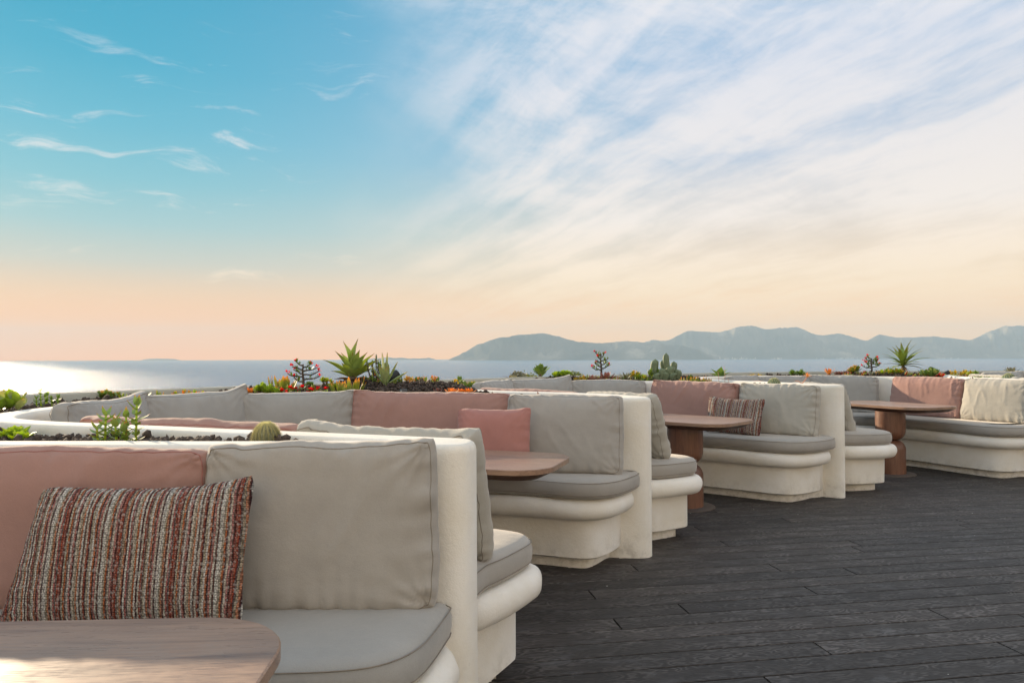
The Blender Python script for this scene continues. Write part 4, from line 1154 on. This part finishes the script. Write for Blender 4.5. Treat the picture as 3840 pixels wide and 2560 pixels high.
def fingers(x, y, n, sp, hgt, label, mat1='jade', name="finger_jade", seed=1):
    r = random.Random(seed); root = empty(name, (x, y, gz(x, y) - .008)); tag(root, label, "succulent", "orange-tipped finger succulents")
    for i in range(n):
        rr_ = sp * math.sqrt(r.random()); a = r.uniform(0, 6.28); p = Vector((rr_ * cos(a), rr_ * sin(a) * .7, 0)); out = atan2(p.x, -p.y)
        leaf(root, 'finger', mat1, p, out, r.uniform(.02, .55) * (rr_ / sp + .25), hgt * r.uniform(.6, 1.05), .85)
    return root
fingers(PX(650, 6.0), 6.0, 26, .085, .10, "orange-tipped finger succulent behind the lime green pair", seed=2)
fingers(PX(797, 5.72), 5.72, 40, .095, .105, "orange-tipped finger succulent in front of the large agave", seed=3)
clump(PX(752, 6.05), 6.05, 6, .045, .085, 7, .026, 'lime', "small yellow-green sprout left of the large agave", mat2='yellow')
clump(PX(710, 6.25), 6.25, 5, .03, .07, 7, .026, 'green', "small green sprout right of the first thorny bush")
rosette(PX(762, 5.9), 5.95, 10, .07, 'lime', "yellowing low leaves between the sprout and the agave", kind='agave', t0=.5, t1=1.5)
clump(PX(862, 6.1), 6.12, 12, .085, .20, 9, .022, 'green', "twiggy grey-green bush right of the large agave", mat2='greyleaf', kind='small', stem='twig')
# paddle plant
x, y = PX(885, 5.92), 5.92
root = empty("paddle_plant", (x, y, gz(x, y))); tag(root, "pale green paddle-leaved succulent right of the large agave", "succulent")
for a, tl, L, ws in ((1.7, .18, .175, .55), (-1.3, .22, .175, .6), (.1, .15, .12, .6), (1.6, .60, .14, .55), (-1.6, .75, .13, .5), (.4, .5, .11, .6), (-.5, .55, .12, .55), (1.9, 1.15, .14, .8), (3.0, .3, .13, .6)):
    leaf(root, 'oval', 'paddle', Vector((0, 0, 0)), a, tl, L, ws)
# grey dry agave + spotlight + box
rosette(PX(915, 6.2), 6.2, 18, .048, 'greyleaf', "grey spiky rosette behind the black spotlight", kind='blade', t0=.1, t1=1.6, wsc=1.4, z=gz(PX(915, 6.2), 6.2) + .04)
clump(PX(938, 6.3), 6.3, 4, .04, .06, 7, .03, 'yellow', "yellow-green tuft right of the grey spiky rosette")
def spotlight(x, y, aim, label, s=1.0):
    root = empty("garden_spotlight", (x, y, gz(x, y))); tag(root, label, "spotlight", "small black garden spotlights"); V = []; F = []; n = 20
    R = Matrix.Rotation(aim, 3, 'Z') @ Matrix.Rotation(radians(62), 3, 'X')
    prof = [(.0, -.05), (.022, -.048), (.03, -.03), (.033, .03), (.036, .05), (.030, .05), (.028, .035), (0, .034)]
    for rr_, z in prof:
        for i in range(n):
            a = 2 * pi * i / n; V.append(tuple(R @ Vector((rr_ * cos(a) * s, rr_ * sin(a) * s, z * s)) + Vector((0, 0, .055 * s))))
    for k in range(len(prof) - 1):
        for i in range(n): A = k * n + i; B = k * n + (i + 1) % n; F.append((A, B, B + n, A + n))
    link("housing", mk_mesh("housing", V, F, M['black'], True, 40), root)
    V = []; F = []; tube(V, F, [(0, 0, -.06), (0, 0, .05 * s)], .006, 6); link("spike", mk_mesh("spike", V, F, M['black']), root)
spotlight(PX(902, 6.05), 6.05, radians(140), "black garden spotlight right of the paddle-leaved succulent")
spotlight(PX(2134, 10.6), 10.6, radians(0), "black round spotlight right of the palm-like agave", 1.3)
spotlight(PX(2172, 10.4), 10.4, radians(80), "dark lamp lying low in the planter above the sunlit pink cushion", .9)
x, y = PX(928, 5.65), 5.62
root = empty("junction_box", (x, y, gz(x, y))); tag(root, "small grey cable box with a pale knob on the gravel above the wide pink cushion", "junction box")
bm = bmesh.new(); bmesh.ops.create_cube(bm, size=1); bmesh.ops.scale(bm, vec=(.055, .035, .032), verts=bm.verts); bmesh.ops.bevel(bm, geom=bm.edges[:], offset=.004, segments=2, affect='EDGES')
bmesh.ops.translate(bm, vec=(0, 0, .012), verts=bm.verts); me = bpy.data.meshes.new("casing"); bm.to_mesh(me); bm.free(); me.materials.append(M['greybox']); link("casing", me, root, rot=(0, 0, .3))
V = []; F = []; tube(V, F, [(-.012, -.014, .012), (-.016, -.028, .012)], .007, 8); link("knob", mk_mesh("knob", V, F, M['glass']), root)

clump(PX(975, 6.3), 6.3, 6, .06, .06, 7, .035, 'green', "orange and green succulent above the wide pink cushion's right half", mat2='orange')
root = clump(PX(995, 6.25), 6.25, 3, .05, .09, 6, .025, 'orange', "arching dry orange stem beside the orange and green succulent", stem='stalk')
rosette(PX(1006, 5.62), 5.60, 26, .055, 'purple', "purple-red rosette on the gravel above the wide pink cushion", kind='tri', t0=.1, t1=1.4, wsc=.7)
rosette(PX(1057, 5.62), 5.58, 14, .045, 'orange', "golden orange succulent clump at the corner of the second planter", kind='oval', heads=5, spread=.06, t0=.1, t1=1.2, wsc=.8)
clump(PX(1062, 7.0), 7.0, 12, .09, .13, 8, .035, 'green', "upright green jade bush at the sea-side planter, left of centre", mat2='yellow')
clump(PX(1083, 7.1), 7.1, 5, .035, .085, 8, .03, 'green', "smaller green sprig right of the upright jade bush", mat2='yellow')
rosette(PX(1140, 5.33), 5.30, 9, .022, 'greyleaf', "low whitish rosettes over the second wall", heads=6, spread=.06)
x, y = PX(1234, 5.28), 5.24
root = empty("dried_flower_stalk", (x, y, gz(x, y))); tag(root, "little upright pink stalk on the second wall's planter", "succulent"); V = []; F = []; tube(V, F, [(0, 0, -.03), (.002, 0, .03), (0, 0, .075)], [.004, .0035, .002], 6); link("stem", mk_mesh("stem", V, F, M['stalk']), root)
for i in range(18): leaf(root, 'small', 'pinkgrey', Vector((0, 0, .004 * i)), i * 2.4, .9, .014, name="leaf")
rosette(PX(1238, 5.28), 5.23, 12, .03, 'pinkgrey', "low pink leaves at the foot of the pink stalk", t0=.8, t1=1.5, heads=2, spread=.04)
cactus(PX(1294, 5.18), 5.18, .046, .075, "flattened woolly cactus on the second wall's planter", ribs=21, dense=3.5, skin='palecactus', lenf=.16, name="woolly_cactus")
# third planter (sea side), y ~ 8.6 - 9.2
rosette(PX(1171, 8.9), 8.9, 14, .11, 'purple', "dark spiky aloe left of the sea-side bushes", kind='blade', t0=.1, t1=1.1, name="dark_aloe")
clump(PX(1190, 8.9), 8.85, 7, .06, .075, 8, .05, 'greyleaf', "grey-green jade in front of the first scrub bush", kind='oval')
clump(PX(1240, 9.0), 9.0, 5, .05, .08, 7, .07, 'green', "upright green-leaved succulent right of the first scrub bush", kind='oval')
clump(PX(1286, 8.8), 8.75, 6, .07, .045, 14, .045, 'lime', "bright green rosette cluster behind the middle grey cushion of the third bay", kind='oval')
clump(PX(1331, 8.7), 8.6, 4, .05, .02, 7, .03, 'yellow', "tiny yellow sprig left of the middle thorny bush")
rosette(PX(1366, 8.8), 8.75, 16, .07, 'pinkgrey', "mauve-pink rosettes at the foot of the middle thorny bush, left pair", kind='tri', heads=2, spread=.05, t0=.1, t1=1.3)
rosette(PX(1392, 8.75), 8.72, 18, .085, 'pinkgrey', "large mauve rosette at the foot of the middle thorny bush, right side", kind='oval', t0=.1, t1=1.35, wsc=.7)
rosette(PX(1437, 8.85), 8.85, 20, .13, 'greyleaf', "grey-green aloe with dark points, right of the middle thorny bush", kind='blade', t0=.05, t1=1.15, wsc=1.2, name="aloe")
clump(PX(1455, 8.95), 8.95, 6, .05, .10, 7, .035, 'yellow', "yellow-flowering sprig beside the grey-green aloe", mat2='green')
clump(PX(1478, 8.9), 8.85, 10, .10, .045, 7, .035, 'lime', "low yellow-green groundcover between the aloe and the column cactus", mat2='yellow')
# column cactus cluster
x0, y0 = PX(1524, 8.85), 8.85
root = empty("column_cactus", (x0, y0, gz(x0, y0) - .01)); tag(root, "cluster of grey-green column cacti beside the pink cushion of the third bay", "cactus")
for (dx, dy, h_, rr_) in ((.03, 0, .245, .026), (-.075, 0, .19, .032), (.0, .03, .18, .025), (.085, .02, .17, .028), (.055, -.03, .13, .04), (-.03, -.04, .11, .035), (-.11, -.02, .10, .03), (.11, -.03, .10, .03), (.0, -.05, .08, .035), (-.07, -.06, .07, .03), (.07, -.06, .07, .03)):
    V = []; F = []; n = 15; K = 9
    for k in range(K + 1):
        t = k / K; rt = (.8 + .25 * sin(pi * t * .8)) * (math.sqrt(max(.0, 1 - max(0, (t - .8) / .2) ** 2)) + .02)
        for i in range(n):
            a = 2 * pi * i / n; q = rr_ * rt * (1 + .10 * cos(a * 5)); V.append((dx + q * cos(a) + .01 * sin(t * 4 + dx * 50), dy + q * sin(a), h_ * t))
    for k in range(K):
        for i in range(n): a = k * n + i; b = k * n + (i + 1) % n; F.append((a, b, b + n, a + n))
    F.append(tuple(K * n + i for i in range(n)))
    link("column", mk_mesh("column", V, F, M['cactus']), root)
clump(PX(1500, 8.8), 8.82, 7, .05, .16, 12, .03, 'green', "feathery green succulent left of the column cacti", mat2='lime')
fingers(PX(1592, 8.3), 8.3, 26, .10, .075, "yellow and red finger succulent left of the dark broad leaf, over the third wall", mat1='jade', seed=6)
clump(PX(1583, 8.5), 8.5, 3, .03, .09, 7, .03, 'green', "small blue-green sprig above the yellow finger succulent")
x, y = PX(1653, 10.0), 10.0
root = empty("broad_leaf_plant", (x, y, gz(x, y) + .02)); tag(root, "dark green broad-leaved plant right of the column cacti", "succulent")
for a, tl, L in ((1.6, .75, .12), (-1.6, .8, .13), (.2, .3, .12), (1.4, 1.1, .13), (-1.3, 1.2, .13), (2.8, .4, .11)): leaf(root, 'agave', 'green', Vector((0, 0, 0)), a, tl, L, 1.4)
root = empty("flower_stalks", (PX(1658, 8.1), 8.1, gz(PX(1658, 8.1), 8.1))); tag(root, "thin reddish flower stalks before the dark broad-leaved plant", "succulent"); V = []; F = []
for dx, h_ in ((-.13, .10), (-.09, .07), (-.03, .13), (.02, .17), (.05, .07)): tube(V, F, [(dx, 0, -.03), (dx + .004, 0, h_ * .6), (dx - .004, 0, h_)], [.002, .0016, .0014], 4)
link("stem", mk_mesh("stem", V, F, M['stalk']), root)
for dx in (-.09, .03, .06):
    for i in range(6): leaf(root, 'oval', 'lime', Vector((dx, 0, 0)), i * 1.05, .6, .03)
cactus(PX(1777, 7.42), 7.42, .052, .115, "round barrel cactus on the third wall's planter", ribs=17, dense=1.3, lenf=.15)
rosette(PX(1776, 7.7), 7.72, 10, .045, 'jade', "little upright sprig behind the round barrel cactus", kind='small', t0=.1, t1=.8)
rosette(PX(1817, 7.30), 7.30, 14, .045, 'orange', "orange succulent clump right of the round barrel cactus", kind='finger', heads=5, spread=.05, t0=.1, t1=1.35, wsc=.9, name="orange_succulent")
x, y = PX(1835, 7.25), 7.27
root = empty("arching_succulent", (x, y, gz(x, y))); tag(root, "arching pale stem with an orange rosette at its tip, above the third wall", "succulent"); V = []; F = []
tube(V, F, [(0, 0, -.02), (.02, 0, .045), (.05, 0, .08), (.075, 0, .115)], [.006, .005, .0045, .004], 6); tube(V, F, [(.03, 0, .055), (.0, 0, .08), (-.03, 0, .08)], [.004, .0035, .003], 5); link("stem", mk_mesh("stem", V, F, M['stalk']), root)
for i in range(12): leaf(root, 'finger', 'orange', Vector((.075, 0, .115)), i * 2.4, .2 + 1.4 * i / 12, .034, .8)
for i in range(7): leaf(root, 'finger', 'dry', Vector((.0, 0, .0)), i * 2.4, .9, .03, .8)
# fourth planter (far right)
clump(PX(1831, 11.0), 10.95, 10, .085, .085, 9, .038, 'green', "blue-green feathery succulent above the far grey cushions")
clump(PX(1730, 10.9), 10.85, 8, .12, .03, 6, .03, 'yellow', "low yellowish succulents along the sea parapet")
rosette(PX(1900, 10.65), 10.6, 14, .075, 'orange', "upright orange rosette left of the mauve rosettes", kind='finger', t0=.05, t1=.9, z=gz(PX(1900, 10.65), 10.6) + .03)
rosette(PX(1933, 10.5), 10.5, 12, .06, 'pinkgrey', "mauve-grey rosettes left of the orange jade", kind='oval', heads=3, spread=.06, t0=.1, t1=1.2, wsc=.7)
clump(PX(1963, 10.5), 10.45, 8, .065, .08, 8, .045, 'jade', "red-orange and green jade left of the small thorny bush", mat2='green', kind='oval')
rosette(PX(2001, 10.1), 10.12, 10, .05, 'greyleaf', "whitish rosette at the foot of the small thorny bush", t0=.1, t1=.9, wsc=.7)
clump(PX(2048, 10.1), 10.15, 12, .12, .06, 8, .035, 'lime', "yellow-green clump at the foot of the palm-like agave", mat2='yellow')
clump(PX(2131, 10.1), 10.1, 8, .09, .08, 8, .05, 'green', "green and cream jade in front of the black round spotlight", mat2='paddle', kind='oval')
rosette(PX(2178, 10.1), 10.05, 12, .04, 'orange', "orange rosettes above the sunlit pink cushion", heads=2, spread=.05)
clump(PX(2152, 10.2), 10.2, 6, .09, .02, 8, .04, 'flower', "low red-orange succulents above the sunlit pink cushion", mat2='orange')
clump(PX(2203, 10.5), 10.5, 12, .13, .07, 8, .035, 'yellow', "yellow-green succulents left of the farthest cushions", mat2='lime')
clump(PX(2238, 10.9), 10.9, 4, .04, .05, 7, .035, 'green', "small green sprig on the parapet side near the right edge")
clump(PX(2243, 9.3), 9.2, 10, .12, .025, 8, .04, 'green', "low green rosettes over the right-hand wall", mat2='greyleaf')
cactus(PX(2316, 8.9), 8.9, .055, .095, "small round cactus on the right-hand wall near the frame edge", ribs=17, dense=1.0, lenf=.14)
rosette(PX(2332, 11.0), 11.1, 18, .085, 'greyleaf', "grey-green agave at the far right above the last cushions", kind='oval', t0=.1, t1=1.2, wsc=.6, z=gz(PX(2332, 11.0), 11.0) + .03)

def groundcover(x0, x1, Y0, n, mats, label):
    """tufts of tiny leaves nobody could count, one object"""
    V = []; F = []
    for k in range(n):
        xv = rn.uniform(x0, x1); Yd = Y0 + rn.uniform(-.16, .16); x = PX(xv, Yd); z = gz(x, Yd) - .01; hh = rn.uniform(.015, .05)
        for i in range(9):
            LV, LF = leaf_mesh('small'); L = rn.uniform(.022, .042)
            Rr = Matrix.Translation((x + rn.uniform(-.015, .015), Yd + rn.uniform(-.015, .015), z + rn.uniform(0, hh))) @ Matrix.Rotation(rn.uniform(0, 6.28), 4, 'Z') @ Matrix.Rotation(rn.uniform(.1, 1.3), 4, 'X') @ Matrix.Scale(L, 4)
            bb = len(V); V += [tuple(Rr @ Vector(v)) for v in LV]; F += [tuple(i_ + bb for i_ in f) for f in LF]
    me = mk_mesh("groundcover", V, F, None); 
    for m_ in mats: me.materials.append(M[m_])
    nf = 17; me.polygons.foreach_set('material_index', [((i // nf) // 9) % len(mats) if len(mats) > 1 else 0 for i in range(len(me.polygons))])
    tag(link("groundcover", me), label, "groundcover", kind='stuff')
GCM = {}
for k_, c_ in (('gc_lime', (.40, .50, .10)), ('gc_green', (.20, .32, .09)), ('gc_orange', (.62, .33, .10)), ('gc_red', (.60, .05, .04))):
    M[k_] = m_simple(k_, c_, .5, .25, 30, .35, tr=.4)
groundcover(585, 760, 5.78, 42, ('gc_lime', 'gc_green', 'gc_orange'), "mixed low succulents under the first thorny bush")
groundcover(830, 1010, 6.15, 34, ('gc_green', 'gc_lime', 'gc_orange'), "mixed low succulents right of the large agave")
groundcover(1330, 1500, 8.8, 60, ('gc_lime', 'gc_green', 'gc_orange', 'gc_lime'), "yellow-green groundcover behind the third bay's cushions")
groundcover(1560, 1640, 8.4, 22, ('gc_lime', 'gc_orange'), "yellow and red groundcover left of the dark broad leaf")
groundcover(1880, 2230, 10.3, 80, ('gc_lime', 'gc_green', 'gc_orange', 'gc_lime', 'gc_red'), "mixed low succulents above the sunlit pink cushion")
groundcover(200, 480, 5.3, 22, ('gc_green', 'gc_lime', 'gc_orange'), "low succulents behind the left grey cushions")

# scrub bushes beyond the parapet
def scrub(xv, Yd, wd, top, label, seed):
    r = random.Random(seed); x = PX(xv, Yd); root = empty("scrub_bush", (x, Yd, -1.35)); tag(root, label, "bush", "scrub bushes beyond the parapet")
    V = []; F = []
    for k in range(6): tube(V, F, [(0, 0, -.1), (r.uniform(-.15, .15), r.uniform(-.1, .1), 1.1), (r.uniform(-wd, wd) * .7, r.uniform(-.2, .2), top + 1.1)], [.03, .018, .006], 5)
    link("trunk", mk_mesh("trunk", V, F, M['bark']), root)
    V = []; F = []
    cl_ = [(r.uniform(-wd, wd) * .85, r.uniform(-.35, .35), r.uniform(.12, .26)) for _ in range(12)]
    for _ in range(9000):
        cx_, cy_, cr_ = r.choice(cl_); d = Vector((r.gauss(0, 1), r.gauss(0, 1), r.gauss(0, 1))).normalized() * cr_ * (r.random() ** .4) * r.uniform(.8, 1.1)
        hx = top + 1.35 - cr_ * .9 - .35 * (cx_ / wd) ** 2
        c = Vector((cx_, cy_, hx)) + Vector((d.x * 1.1, d.y, d.z * .85)); s = r.uniform(.010, .02)
        u = Vector((r.gauss(0, 1), r.gauss(0, 1), r.gauss(0, 1))).normalized() * s; v = u.cross(Vector((r.gauss(0, 1), r.gauss(0, 1), r.gauss(0, 1)))).normalized() * s * .5; bb = len(V)
        V += [tuple(c - u), tuple(c + v), tuple(c + u), tuple(c - v)]; F.append((bb, bb + 1, bb + 2, bb + 3))
    o = link("crown", mk_mesh("crown", V, F, M['bush'], False), root); o['kind'] = 'stuff'
scrub(1207, 12.2, .32, 1.06, "olive-green scrub bush beyond the parapet, left one", 3)
scrub(1312, 12.6, .36, 1.07, "olive-green scrub bush beyond the parapet, right one", 4)

# plants farther along the terrace are the bigger, older ones
for o in list(COL.objects):
    if o.parent is None and o.get('category') in ('succulent', 'cactus', 'flowering plant') and o.type == 'EMPTY':
        yy = o.location.y
        if yy > 8: o.scale = (1.35,) * 3
        elif yy > 5.4: o.scale = (1.15,) * 3
        if yy > 5.4: o.location.z -= .006
